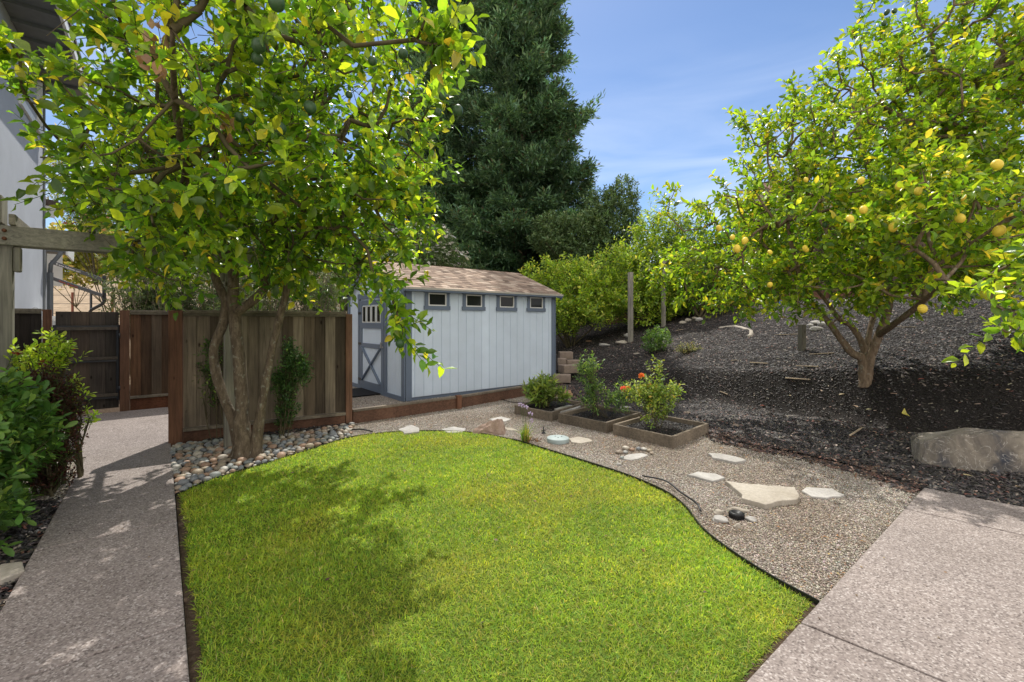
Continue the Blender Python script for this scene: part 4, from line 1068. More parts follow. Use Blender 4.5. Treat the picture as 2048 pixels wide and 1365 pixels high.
first = True; svp = []
for i, (c, ra_) in enumerate(zip(pts_, rad_)):
    if i < 300:
        o = bpy.data.objects.new('river_cobble', cob[r.integers(24)]); C.objects.link(o); o.location = (c[0], c[1], .01+ra_*.45)
        s = ra_*2.15; o.scale = (s, s, s*(.9+.3*r.random())); o.rotation_euler = (r.normal(0,.15), r.normal(0,.15), r.random()*6.28)
        tag(o, 'rounded river cobble in the stone bed round the left tree trunk', 'cobble', 'river cobbles round the left tree trunk')
    else: svp.append((c, ra_))
mv = MB()
for c, ra_ in svp:
    me = cob[r.integers(24)]; co = np.array([v.co for v in me.vertices])*ra_*2.1; a = r.random()*6.28
    co = np.column_stack([co[:,0]*math.cos(a)-co[:,1]*math.sin(a)+c[0], co[:,0]*math.sin(a)+co[:,1]*math.cos(a)+c[1], co[:,2]+.008+ra_*.3])
    mv.add(co, [tuple(p.vertices) for p in me.polygons], ccols[r.integers(8)], True)
tag(mv.build('small_pebbles', M['cobble']), 'smaller pebbles filling the gaps between the river cobbles', 'pebbles', kind='stuff')

# ================================================================== stones, slabs and small things on the ground
def slab_px(name, pts, th, mat, label, z=0.0, cat='flagstone', group=None, seed=0, on=None):
    """irregular flat stone whose outline was measured on the ground"""
    rr = random.Random(seed); P = [np.array(gp(x,y,z+th)) if on is None else np.array(hit(x,y)[:2]) for x,y in pts]; out_ = []
    for i in range(len(P)):
        a, b = P[i], P[(i+1)%len(P)]; L_ = np.linalg.norm(b-a)
        out_.append(a); n = max(1, int(L_/.07)); d = (b-a)/n; nn = np.array([-d[1], d[0]])/max(np.linalg.norm(d),1e-6)
        for k in range(1, n): out_.append(a+d*k+nn*rr.uniform(-.014,.014))
    m = MB(); hz = (lambda x,y: float(mulch_z(x,y))-.05) if on is not None else (lambda x,y: z-.03)
    hz1 = (lambda x,y: float(mulch_z(x,y))+th) if on is not None else (lambda x,y: z+th)
    m.prism([tuple(p) for p in out_], hz, hz1); o = m.build(name, mat, bevel=.008); tag(o, label, cat, group); return o
G = 'flagstones set in the gravel'
slab_px('flagstone', [(797,858),(822,850),(838,855),(839,863),(808,867)], .035, M['flag'], 'small pale flagstone on the lawn edge farthest to the left', group=G, seed=1)
slab_px('flagstone', [(882,859),(908,853),(932,857),(925,864),(898,866)], .02, M['flag'], 'small pale flagstone just left of the pink boulder', group=G, seed=2)
slab_px('flagstone', [(978,838),(1003,833),(1022,838),(1010,843),(985,842)], .015, M['flag'], 'grey flagstone lying behind the pink boulder', group=G, seed=3)
slab_px('flagstone', [(1136,877),(1158,873),(1178,877),(1186,882),(1162,887),(1143,884)], .015, M['flagtan'], 'tan flagstone touching the round grey lid', group=G, seed=4)
slab_px('flagstone', [(1240,917),(1255,909),(1283,906),(1297,910),(1285,915),(1262,920)], .015, M['flag'], 'pale flagstone ringed by small cobbles', group=G, seed=5)
slab_px('flagstone', [(1416,906),(1440,907),(1475,914),(1493,920),(1470,924),(1425,915)], .03, M['flag'], 'white sliver of flagstone nearest the front raised bed', group=G, seed=6)
slab_px('flagstone', [(1374,949),(1395,943),(1432,947),(1450,955),(1425,962),(1405,957)], .025, M['flag'], 'small jagged flagstone left of the big tan one', group=G, seed=7)
slab_px('flagstone', [(1450,961),(1500,968),(1590,974),(1597,986),(1594,999),(1566,1001),(1531,1009),(1483,996),(1484,988)], .045, M['flagtan'], 'largest flagstone, flat and tan with a broken front edge', group=G, seed=8)
slab_px('flagstone', [(1603,981),(1612,974),(1665,977),(1690,990),(1655,996),(1625,993)], .02, M['flag'], 'grey flagstone right of the largest tan one', group=G, seed=9)
slab_px('flagstone', [(1003,853),(1028,857),(1036,862),(1012,860)], .012, M['flagtan'], 'sliver of flagstone right of the pink boulder', group=G, seed=10)
slab_px('flagstone', [(1108,818),(1135,810),(1162,812),(1150,818),(1118,824)], .03, M['flag'], 'pale flagstone lying inside the raised bed nearest the shed', z=.085, seed=11)
slab_px('flagstone', [(0,1128),(45,1122),(50,1140),(0,1160)], .05, M['flagtan'], 'grey stone slab in the mulch at the left edge of the photo', seed=12)

def rock(name, loc, size, mat, label, cat='rock', seed=0, rough=.12, rot=0, group=None, sub=3):
    me = rock_mesh(name, size, seed, sub, rough); me.materials.append(mat); o = bpy.data.objects.new(name, me); C.objects.link(o)
    a = me.color_attributes.new("Col", 'FLOAT_COLOR', 'POINT'); a.data.foreach_set("color", np.tile([.5,.48,.45,1.0], len(me.vertices)).astype(np.float32))
    o.location = loc; o.rotation_euler = (0,0,rot); tag(o, label, cat, group); return o
# faceted boulders from a convex hull
def boulder(name, pts, mat, label, loc, seed=0, sub=2, amp=.02):
    bm = bmesh.new(); [bm.verts.new(p) for p in pts]; bmesh.ops.convex_hull(bm, input=bm.verts)
    bmesh.ops.delete(bm, geom=[v for v in bm.verts if not v.link_faces], context='VERTS')
    bmesh.ops.triangulate(bm, faces=bm.faces); bmesh.ops.subdivide_edges(bm, edges=bm.edges, cuts=5, use_grid_fill=True)
    bm.normal_update()
    from mathutils import noise as mn
    for v in bm.verts: v.co += v.normal*(amp*(mn.fractal(v.co*6+Vector((seed,0,0)), 1.0, 2.0, 4))+amp*.5*mn.noise(v.co*22))
    me = bpy.data.meshes.new(name); bm.to_mesh(me); bm.free()
    o = link_mesh(name, me, mat); o.location = loc; tag(o, label, 'boulder'); return o
bx, by = gp(975,868)
boulder('boulder', [(-.24,-.05,-.03),(.24,-.08,-.03),(.26,.14,-.03),(-.22,.16,-.03),(-.20,.02,.06),(-.02,.03,.15),(.14,.02,.20),(.20,.04,.19),(.22,.0,.05),(.15,.12,.18),(-.05,-.06,.08)], M['boulder'], 'angular pinkish boulder at the far tip of the lawn', (bx,by,0), 1)
bot = [np.array(hit(*p)) for p in ((1822,916),(1838,936),(1878,944),(1930,951),(1985,957),(2048,962),(2120,966),(2220,968))]
topz = (.12,.23,.29,.38,.40,.39,.36,.25); bl = []
for p_, zz_ in zip(bot, topz):
    o_ = nrm(np.array([p_[0], p_[1]])); bl.append(Vector((p_[0], p_[1], p_[2]-.08))); t_ = p_+np.array([o_[0]*.20, o_[1]*.20, zz_*.97]); bl.append(Vector(t_)); t_ = p_+np.array([o_[0]*.42, o_[1]*.42, zz_]); bl.append(Vector(t_)); t_ = p_+np.array([o_[0]*.75, o_[1]*.75, zz_*.9]); bl.append(Vector(t_))
bc = Vector((float(bot[3][0]), float(bot[3][1]), float(bot[3][2]))); boulder('boulder', [p-bc for p in bl], M['slab'], 'large flat-faced grey and brown boulder at the right edge beside the patio', bc, 4, amp=.022)
x_, y_ = gp(1140,790); x2, y2, z2 = hit(1125,793)
boulder('boulder', [(-.2,-.1,-.05),(.2,-.1,-.05),(.22,.12,-.05),(-.2,.14,-.05),(-.12,-.04,.06),(.17,.02,.11),(.10,.12,.10),(.2,-.06,.03)], M['rust'], 'orange brown rock between the shed corner and the raised bed', (x2,y2,z2+.03), 7)

# irrigation lid
lx, ly = gp(1116,884); lid = MB(); lid.lathe([(.001,-.02),(.142,-.02),(.142,.05),(.135,.056),(.001,.058)], (lx,ly,0), 32)
lo_ = lid.build('valve_cover', M['lid'], bevel=.003); tag(lo_, 'round grey-green plastic valve cover set in the gravel', 'valve cover')
m = MB()
for a, b in ((.05,.03),(-.03,.05),(.0,-.02)): m.lathe([(.001,0),(.008,0),(.008,.003),(.001,.003)], (lx+a,ly+b,.0585), 10)
m.build('finger_hole', M['black'], lo_)
sx_, sy_ = gp(1473,1036)
m = MB(); m.lathe([(.001,-.01),(.052,-.01),(.052,.038),(.046,.046),(.034,.046),(.030,.038),(.001,.038)], (sx_,sy_,.0), 30)
for k in range(26):
    a = k/26*6.283; m.bar((sx_+.054*math.cos(a),sy_+.054*math.sin(a),-.01), (sx_+.054*math.cos(a),sy_+.054*math.sin(a),.038), .007, .007, up=(math.cos(a),math.sin(a),0))
so = m.build('sprinkler_cap', M['black']); tag(so, 'black ribbed sprinkler cap ringed by pale stones', 'sprinkler')
for (px,py,sx1,sy1,rt,lbl,mt_) in ((1440,1042,.13,.09,-.3,'white oval stone left of the black sprinkler cap',M['flag']),(1503,1042,.08,.075,0,'white round stone right of the black sprinkler cap',M['flag']),(1478,1024,.14,.05,-.35,'long tan stone behind the black sprinkler cap',M['flagtan']),(1437,1028,.09,.05,.2,'tan stone left behind the black sprinkler cap',M['flagtan']),(1474,1056,.06,.03,0,'small tan stone in front of the black sprinkler cap',M['flagtan'])):
    gx, gy = gp(px,py); rock('stone', (gx,gy,.008), (sx1,sy1,.045), mt_, lbl, 'stone', seed=px, rot=rt)
for k,(px,py,s_,cm) in enumerate(((1238,908,.085,0),(1251,908,.07,1),(1252,900,.09,2),(1264,903,.07,3),(1277,901,.07,4),(1288,902,.08,5),(1299,905,.065,6),(1244,919,.06,7),(1303,910,.055,1))):
    gx, gy = gp(px,py); o = bpy.data.objects.new('pebble', cob[k % 24]); C.objects.link(o); o.location = (gx,gy,.02); o.scale = (s_,s_,s_); o.rotation_euler = (0,0,k)
    tag(o, 'small rounded cobble in the ring beside a pale flagstone left of the front raised bed', 'cobble', 'small cobbles ringing a flagstone')
gx, gy = gp(1257,875); o = rock('stone', (gx,gy,.015), (.10,.065,.05), flat_mat("orange pebble", (.42,.22,.12), .7, .3, .2), 'small orange stone against the front raised bed', 'stone', 3)
gx, gy = gp(1238,931); rock('stone', (gx,gy,.01), (.05,.04,.03), M['flag'], 'tiny white stone left of the cobble ring', 'stone', 5)
x_,y_ = gp(590,878); rock('stone', (x_,y_,.03), (.13,.11,.10), M['block'], 'round grey-brown stone at the foot of the climbing rose', 'stone', 6)

# retaining wall blocks at the shed corner (each block its own thing)
bang = angU
for k, (px, py, Yy, w_, h_, dp, lbl) in enumerate(((1124,757,11.10,.42,.19,.28,'lowest tan concrete block of the stepped stack at the shed corner'),(1137,738,11.5,.44,.20,.30,'second tan block up, widest and angled, of the stepped stack at the shed corner'),(1146,728,11.9,.34,.20,.28,'third tan block up, set farthest right of the stepped stack'),(1124,725,11.85,.22,.20,.28,'tan block left of the third one, pressed against the shed corner'),(1131,711,12.2,.36,.19,.28,'topmost tan block of the stepped stack at the shed corner'))):
    p = at(px, py, Yy); m = MB(); m.box((0,0,0), (w_,dp,h_)); o = m.build('retaining_block', M['block'], bevel=.012)
    o.location = p; o.rotation_euler = (0,0,(-.15,.45,0,-.1,.05)[k]); tag(o, lbl, 'block', 'concrete retaining blocks')
m = MB()   # courses behind the visible stack continue along the shed
for i in range(7):
    q = c1+U*.42+W*(.85+i*.42); m.box((q[0],q[1],float(.45+.1*i)), (.38,.28,1.1+.2*i), angU+math.pi/2)
tag(m.build('retaining_wall', M['block'], bevel=.01), 'tan block retaining wall running back behind the shed corner', 'wall')

# wooden posts on the slope
for (px,py0,py1,w_,lbl) in ((1261,687,545,.115,'tall grey wooden post standing nearest the shed on the mulch slope'),(1327,657,521,.10,'tall grey wooden post farther right, before the green shrubs')):
    b = hit(px,py0); zt = CAMH+(HZ-py1)/F*b[1]; m = MB(); m.box((b[0],b[1],(b[2]-.1+zt)/2), (w_,w_,zt-b[2]+.1), .5, col=(.30,.285,.245)); o = m.build('wooden_post', M['fwood'], bevel=.005, origin=b); tag(o, lbl, 'post')
b = hit(1604,706); m = MB(); m.box((b[0],b[1],b[2]+.22), (.10,.10,.65), .3, col=(.20,.185,.15)); o = m.build('wooden_post', M['fwood'], bevel=.005, origin=b); tag(o, 'short wooden stub post left of the lemon tree trunk', 'post')

# rocks on the slope
RK = [(1209,694,.34,.20,.10,'flag','pale flat rock lying between the shed corner and the nearest tall post'),(1254,676,.20,.14,.14,'flag','white stone right behind the nearest tall post'),(1243,690,.36,.22,.12,'flagtan','tan rock at the foot of the nearest tall post'),
 (1276,711,.22,.10,.05,'flagtan','thin tan stone in the mulch left of the small leafy bush'),(1190,737,.30,.16,.05,'flagtan','flat tan stone in the mulch above the middle raised bed'),(1183,730,.26,.14,.04,'flag','flat pale stone sunk in the mulch above the middle raised bed'),
 (1178,685,.24,.14,.05,'rust','thin orange stone above the block stack'),(1366,650,.22,.16,.12,'cob','tan cobble, left one of the group upslope behind the small leafy bush'),(1376,645,.2,.16,.12,'cob','tan cobble on top of the group upslope behind the small leafy bush'),(1398,644,.30,.18,.13,'flag','grey oval cobble, right one of the group upslope behind the small leafy bush'),(1390,640,.2,.14,.09,'cob','small cobble behind the grey oval one on the slope'),
 (1621,657,.2,.14,.1,'flag','white cobble left of the stub post group'),(1632,652,.22,.16,.12,'flag','white cobble at the back of the group behind the lemon tree'),(1647,655,.26,.18,.13,'flag','largest white cobble of the group behind the lemon tree'),(1633,664,.28,.16,.11,'flag','white cobble at the front of the group behind the lemon tree'),
 (1375,832,.14,.10,.06,'block','grey stone in the mulch behind the front raised bed'),(1250,820,.20,.10,.05,'flag','pale stone behind the middle raised bed'),(1129,790,.13,.10,.08,'flag','grey round stone beside the orange brown rock'),(1472,858,.10,.08,.06,'block','grey stone at the gravel edge right of the front raised bed')]
for k,(px,py,a,b_2,c_,mt_,lbl) in enumerate(RK):
    p = hit(px,py); o = rock('stone', (p[0],p[1],p[2]+c_*.35+.02), (a,b_2,c_), M['flagtan'] if mt_ == 'cob' else M[mt_], lbl, 'stone', seed=k+30, rot=(k*1.3) % 1.2-.6, rough=.07)
# curved soil rim of an old planting ring, sticks, litter
ring = [hit(x,y) for x,y in ((1438,660),(1455,657),(1475,657),(1494,662),(1503,668),(1499,676))]
m = MB(); m.tube(smooth_line([(p[0],p[1],p[2]+.02) for p in ring],5), .05, 7, noise=.12); tag(m.build('stone_ring', M['flagtan']), 'curved tan rim half buried in the mulch uphill of the small bushes', 'rim')
ST = [((1500,731),(1535,734)),((1592,738),(1636,741)),((1571,763),(1620,768)),((1618,715),(1668,713)),((1550,675),(1596,674)),((1462,727),(1474,726)),((1795,660),(1830,661)),((1353,665),(1367,663)),((1440,790),(1455,796)),((1700,880),(1722,866))]
for k,(a,b_2) in enumerate(ST):
    p = Vector(hit(*a)); q_ = Vector(hit(*b_2)); m = MB(); m.bar(p+Vector((0,0,.055)), q_+Vector((0,0,.06)), .035 if k < 6 else .02, .015, col=(.50,.40,.29)); o = m.build('wood_splinter', M['hwood'], bevel=.002)
    tag(o, ('pale stick on the mulch nearest above the front raised bed','longest pale split stick left of the lemon trunk','pale stick in the shade left of the lemon trunk base','pale stick right beside the wooden stub post','pale stick just right of the white cobble group','short pale stick in the open middle of the mulch slope','pale stick on the mulch uphill right of the lemon trunk','short pale stick left of the tan cobble group','short brown stick on the mulch right of the front raised bed','brown stick in deep shade under the lemon crown')[k], 'stick', 'pale sticks on the mulch')
p = hit(1811,838); yl = leaves_obj('fallen_leaf', OVAL, np.array([[p[0]-.05,p[1],p[2]+.07]]), np.array([[1,.10,.10]]), np.array([[-.1,-.75,.65]]), np.array([.15]), np.array([[.78,.68,.18]]), M['shrub'], wid=np.array([.34])); tag(yl, 'single bright yellow leaf fallen on the dark mulch', 'leaf')
LT = [(1705,822),(1745,830),(1795,800),(2022,795),(1745,875),(1946,968),(2030,990),(1640,790),(1900,725),(1690,800),(1580,800),(1520,820),(1660,850),(1850,770),(1960,700),(1990,740)]
n = len(LT); Pq = np.array([hit(x,y) for x,y in LT])+np.array([0,0,.075]); yw = r.random(n)*6.28
o = leaves_obj('leaf_litter', OVAL, Pq, np.stack([np.cos(yw),np.sin(yw),.05*np.ones(n)],-1), np.tile([0,-.2,1.0],(n,1)), .05+.05*r.random(n), palette(n, [(.48,.38,.25),(.40,.13,.10),(.42,.34,.2)],[4,1.5,3],.15,r), M['dull']); tag(o, 'scattered dry leaves on the dark mulch under the lemon tree', 'fallen leaves', kind='stuff')
p = hit(1557,614); m = MB(); m.bar((p[0],p[1],p[2]), (p[0],p[1],p[2]+.18), .012, .012); fl = m.build('marker_flag', M['blackm']); tag(fl, 'small bright blue marker flag on the mulch left of the lemon tree', 'flag')
m = MB(); m.bar((p[0],p[1],p[2]+.14), (p[0]+.09,p[1],p[2]+.15), .005, .07); m.build('cloth', flat_mat("blue cloth", (.03,.28,.75), .6), fl)

# small garden fixtures
x_, y_ = cen1+np.array([.30,.12]); m = MB(); m.tube([(x_,y_,.06),(x_,y_,.44)], .009, 8); m.bar((x_,y_,.06), (x_,y_,.13), .05, .03); st = m.build('garden_stake', flat_mat("dark grey metal", (.08,.09,.11), .5)); tag(st, 'thin dark metal stake in the raised bed nearest the shed', 'stake')
x_, y_ = gp(1087,868); m = MB(); m.tube([(x_,y_,-.02),(x_,y_,.10)], .008, 6); m.lathe([(.03,-.01),(.03,.012),(.012,.03)], (x_,y_,0), 10); m.bar((x_-.03,y_,.04),(x_+.03,y_,.05),.01,.01); tag(m.build('drip_emitter', M['blackm']), 'small dark drip emitter standing on the gravel behind the round lid', 'drip emitter')

# ================================================================== VEGETATION
CIT = [(.065,.145,.018),(.11,.22,.02),(.19,.31,.024),(.30,.40,.03),(.50,.46,.05)]

def citrus(name, label, base, chains, ells, natt, shell, ntw, tl, nl, ll, pal, wts, seed, bark, extra=(), inner=0, keep=None, cut=None):
    r = np.random.default_rng(seed); root = thing(name, label, 'tree', base)
    tr = MB()
    for pts, rad in chains:
        P, R_ = resample(pts, rad, 7); tr.tube(P, R_, 14, noise=.05, rn=random.Random(seed))
    tr.build('trunk', bark, root)
    pts, _ = sample_ell(natt, ells, shell, r)
    if cut is not None: pts = pts[cut(pts)]
    if len(extra): pts = np.vstack([pts, np.array(extra)])
    N_, E, A, B, ra, rb, nst = grow(chains, pts, r)
    V, Q = tubes_np(A, B, ra, rb, 6); np_mesh('branches', V, Q, M['twig'] if bark is M['bark'] else bark, root, smooth=True)
    par = {b: a for a, b in E}; tips = np.arange(nst, len(N_))
    Dp = nrm(np.array([N_[i]-N_[par[i]] for i in tips])); cen = np.mean([e[0] for e in ells], axis=0)
    idx = np.repeat(np.arange(len(tips)), ntw); T = len(idx)
    outw = nrm(N_[tips]-cen)
    D = nrm(.55*Dp[idx]+.55*outw[idx]+np.array([0,0,.30])+.62*r.standard_normal((T,3)))
    Lt = tl*(.55+.8*r.random(T)); P = N_[tips][idx]-Dp[idx]*(r.random(T)*.18)[:,None]
    P2 = P+D*Lt[:,None]+np.array([0,0,-.09])*(Lt[:,None])
    V, Q = tubes_np(P, P2, np.full(T,.0038), np.full(T,.0016), 4); np_mesh('twigs', V, Q, M['gtwig'], root)
    O, Y, Z, l_ = twig_leaves(P, D, Lt, nl, ll, r)
    col = palette(len(O), pal, wts, .16, r)
    tcol = 1+.16*r.standard_normal(T); col = col*np.repeat(tcol, nl)[:,None]
    if inner:
        pi, _ = sample_ell(inner, ells, .15, r); pi = pi if cut is None else pi[cut(pi)]; inner = len(pi); di = nrm(r.standard_normal((inner,3)))
        V, Q = tubes_np(pi, pi+di*.35*r.random((inner,1)), np.full(inner,.004), np.full(inner,.002), 3); np_mesh('dead_twigs', V, Q, M['twig'], root)
    leaves_obj('crown', LEAF, O, Y, Z, l_, col, M['leaf'], root)
    return root, r, N_, tips

# ---- left tree (green citrus)
def L5(px, py, Y=5.15): return at(px, py, Y)
bs = (-3.02, 5.15, 0)
chL = [([(-3.03,5.13,-.08),(-3.03,5.13,.12),(-3.06,5.14,.42),L5(484,800),L5(476,700),L5(468,620),L5(466,540,5.1),L5(461,450,5.0),L5(456,330,4.9),L5(450,200,4.7)], [.15,.11,.076,.066,.064,.062,.056,.05,.04,.026]),
 ([(-3.09,5.12,-.06),L5(478,890),L5(466,840),L5(440,775),L5(427,705),L5(447,645),L5(450,600),L5(432,560,5.1),L5(410,480,4.9),L5(380,380,4.7),L5(330,300,4.4)], [.10,.072,.054,.050,.049,.048,.046,.042,.036,.028,.018]),
 ([(-2.90,5.12,-.06),L5(513,885),L5(520,835),L5(530,775),L5(541,715),L5(556,650),L5(572,585,5.1),L5(588,500,5.0),L5(612,410,4.8),L5(660,330,4.6),L5(700,240,4.3)], [.085,.064,.050,.044,.042,.040,.038,.036,.032,.026,.018]),
 ([L5(472,625),L5(500,606),L5(528,575),L5(534,500,5.1),L5(545,440,5.0),L5(565,395,4.9),L5(600,300,4.6)], [.055,.05,.046,.045,.042,.036,.025]),
 ([L5(466,540,5.1),L5(440,500,4.8),L5(400,420,4.3),L5(370,330,3.8),L5(350,200,3.3),L5(345,60,2.8)], [.04,.038,.034,.028,.022,.014]),
 ([L5(461,450,5.0),L5(410,410,5.0),L5(330,395,5.0),L5(250,390,4.9)], [.034,.032,.028,.02])]
ellL = [((-2.72,4.45,3.65),(2.0,1.85,1.9)), ((-2.9,5.2,3.1),(2.0,1.5,1.45)), ((-1.65,3.6,3.15),(1.0,.9,1.05)), ((-2.3,3.2,3.1),(.95,.65,.9)), ((-1.7,4.6,2.5),(1.0,.8,.72))]
hang = [L5(745,545,4.0),L5(765,580,3.9),L5(785,600,3.8),L5(795,625,3.75),L5(803,655,3.7),L5(812,680,3.65),
        L5(60,95,3.6),L5(110,150,3.6),L5(150,200,3.7),L5(50,190,3.7),L5(75,210,3.7),L5(80,315,3.6),L5(130,320,3.7),L5(40,120,3.6),L5(180,250,3.8),L5(20,80,3.5),
        L5(830,80,2.9),L5(865,90,2.85),L5(900,85,2.8),L5(920,100,2.8),L5(870,150,2.95),L5(850,40,2.85),L5(850,440,4.2),L5(820,420,4.2),L5(800,480,4.3),L5(790,400,4.2)]
def cutL(p):
    # keep the crown off the view's lower edge and the lens
    px = 1024+F*p[:,0]/p[:,1]; py = HZ-F*(p[:,2]-CAMH)/p[:,1]
    k = (p[:,2] > 1.95) & (np.hypot(p[:,0],p[:,1]) > 1.9)
    k &= ~((px < 190) & (p[:,2] > 2.2)) | ((px > 130) & (p[:,2] > 2.5) & (rL0.random(len(p)) < .45))
    k &= ~((px < 235) & (py > 455) & (py < 640))
    return k
rL0 = np.random.default_rng(5)
tL, rL, NL, tipsL = citrus('citrus_tree', 'near left citrus tree with several grey stems, broad glossy leaves and dark green fruit', bs, chL, ellL, 640, .42, 3, .33, 11, .110, CIT, [2.4,3.6,3.6,2.4,.7], 41, M['bark'], hang, 1500, cut=cutL)
for px, py, Y, s in ((262,216,3.3,.040),(620,215,3.2,.042),(560,258,3.2,.042),(327,310,3.5,.042),(255,421,3.6,.050),(916,221,3.1,.034),(806,108,3.2,.034),(517,92,2.8,.04),(800,688,3.6,.034),(515,118,3.0,.036),(755,560,3.9,.032),(553,5,2.6,.045),(478,235,3.4,.032),(698,190,3.3,.026),(712,268,3.2,.026),(745,122,3.1,.03),(885,192,3.1,.028),(876,225,3.1,.025)):
    fruit('unripe_fruit', at(px,py,Y), s, s*1.15, M['lime'], tL, rL)
# curled dry leaves hanging in the crown
for (px,py,Y,n,sp) in ((310,95,2.9,16,.09),(455,235,3.3,9,.06)):
    p = np.array(at(px,py,Y)); O = p+rL.normal(0,sp,(n,3))*np.array([.5,.5,1.2]); leaves_obj('dry_leaves', LEAF, O, np.array([0,0,-1.0])+.5*rL.standard_normal((n,3)), rL.standard_normal((n,3)), .08+.03*rL.random(n), palette(n, [(.42,.26,.15),(.34,.20,.11)],[1,1],.15,rL), M['dull'], tL)

# ---- right tree (lemon)
lb_ = hit(1731,763); LY = lb_[1]
def R7(px, py, Y=LY): return at(px, py, Y)
b3 = (lb_[0], lb_[1], lb_[2])
chR = [([(lb_[0],LY,lb_[2]-.1),R7(1731,755),R7(1729,735),R7(1724,716),R7(1706,708,LY+.05),R7(1684,682,LY+.1),R7(1661,649,LY+.1),R7(1642,628,LY+.1),R7(1610,590,LY),R7(1570,540,LY),R7(1520,480,LY+.2)], [.11,.09,.082,.066,.055,.049,.044,.04,.036,.03,.02]),
 ([R7(1734,750),R7(1738,722,LY-.05),R7(1747,700,LY-.1),R7(1757,671,LY-.15),R7(1772,635,LY-.15),R7(1779,600,LY-.1),R7(1778,546),R7(1781,499),R7(1770,450),R7(1755,412),R7(1745,360,LY+.1),R7(1720,280,LY+.1),R7(1700,180,LY+.2)], [.082,.068,.06,.054,.05,.046,.042,.038,.036,.033,.028,.022,.014]),
 ([R7(1779,600,LY-.1),R7(1793,586),R7(1812,575,LY-.2),R7(1860,530,LY-.5),R7(1910,480,LY-.8),R7(1960,420,LY-1.0)], [.045,.044,.042,.036,.028,.018]),
 ([R7(1727,730,LY+.1),R7(1728,700,LY+.15),R7(1718,675,LY+.2),R7(1700,650,LY+.25),R7(1680,640,LY+.3),R7(1650,600,LY+.5),R7(1600,540,LY+.8)], [.055,.05,.045,.04,.036,.03,.02]),
 ([R7(1732,725,LY+.1),R7(1735,690,LY+.3),R7(1741,655,LY+.35),R7(1752,612,LY+.4),R7(1750,540,LY+.5),R7(1760,450,LY+.7),R7(1780,350,LY+.8)], [.048,.044,.04,.036,.032,.026,.018]),
 ([R7(1781,499),R7(1800,440),R7(1815,380,LY-.2),R7(1850,280,LY-.3),R7(1880,180,LY-.3)], [.04,.036,.03,.024,.016]),
 ([R7(1757,671,LY-.15),R7(1800,640,LY-.9),R7(1850,600,LY-1.5),R7(1890,560,LY-2.2)], [.045,.04,.03,.02]),
 ([R7(1610,590,LY),R7(1585,500,LY-.2),R7(1575,440,LY-.2)], [.036,.03,.02])]
cx = lb_[0]
ellR = [((4.75,7.0,2.95),(2.15,1.9,1.0)), ((5.45,7.0,4.1),(1.75,1.8,1.45)), ((6.75,7.0,5.2),(1.35,1.6,1.75)), ((5.0,5.4,2.75),(1.2,1.3,.85)), ((3.7,7.7,2.45),(1.25,1.2,.75)), ((7.6,6.6,4.0),(1.7,1.7,2.3)), ((4.9,6.3,2.15),(1.9,.8,.45)), ((4.15,6.5,1.95),(1.2,.8,.35)), ((6.6,5.9,2.4),(1.1,.9,.5))]
exR = [R7(1340,400,7.8),R7(1350,380,7.8),R7(1335,430,7.8),R7(1475,260,7.0),R7(1490,250,7.0),R7(1510,290,7.0),R7(1600,225,6.9),R7(1585,250,6.9),R7(1735,30,6.6),R7(1745,10,6.5),R7(1720,90,6.6),R7(1705,60,6.7),R7(1925,40,6.5),R7(1900,90,6.5),R7(1500,620,6.6),R7(1545,590,6.6),R7(1620,620,6.4),R7(1535,620,6.5),R7(1980,600,3.6),R7(2010,620,3.5),R7(2020,665,3.4),R7(2000,655,3.4),R7(1870,560,4.6),R7(1940,575,4.0),R7(1990,545,3.6),R7(2020,530,3.4)]
def cutR(p): return (p[:,2] > H(p[:,0],p[:,1])+.85) & (p[:,2] > 1.58)
LEM = [(.075,.16,.018),(.12,.23,.02),(.19,.30,.024),(.28,.38,.03),(.48,.44,.05)]
tR, rR, NR, tipsR = citrus('lemon_tree', 'right lemon tree on the mulch slope with a wide yellow-green crown full of yellow lemons', b3, chR, ellR, 1300, .35, 3, .33, 11, .104, LEM, [1.4,3,4,4,1.0], 57, M['bark2'], exR, 900, cut=cutR)
LM = [(1921,392,.05),(1998,462,.055),(2014,427,.05),(1836,383,.044),(1800,373,.046),(1722,362,.04),(1727,420,.042),(1786,455,.048),(1490,482,.042),(1474,498,.044),(1438,457,.04),(1610,497,.036),(1845,618,.046),(1994,330,.05),(1540,505,.03),(1920,437,.045),(1700,438,.04),(1613,500,.03),(1540,570,.036),(1834,440,.04),(1465,475,.034),(1612,360,.03)]
for px, py, s in LM:
    Y = 4.55 if px > 1880 else (4.95 if px > 1650 else 5.75); fruit('lemon', at(px,py,Y), s*(.86+.14*rR.random()), s*(1.05+.2*rR.random()), M['lemon'], tR, rR)
for px, py, s in ((1774,25,.034),(1789,22,.034),(1768,47,.034),(1850,100,.032),(1857,110,.03),(1904,95,.034),(1797,160,.03),(1903,233,.03),(1872,240,.03),(1990,455,.03),(1660,335,.03),(1650,450,.034),(1950,150,.03),(1968,143,.03),(1928,126,.03)):
    fruit('unripe_fruit', at(px,py,5.8), s*.9, s*1.1, M['lime'], tR, rR)

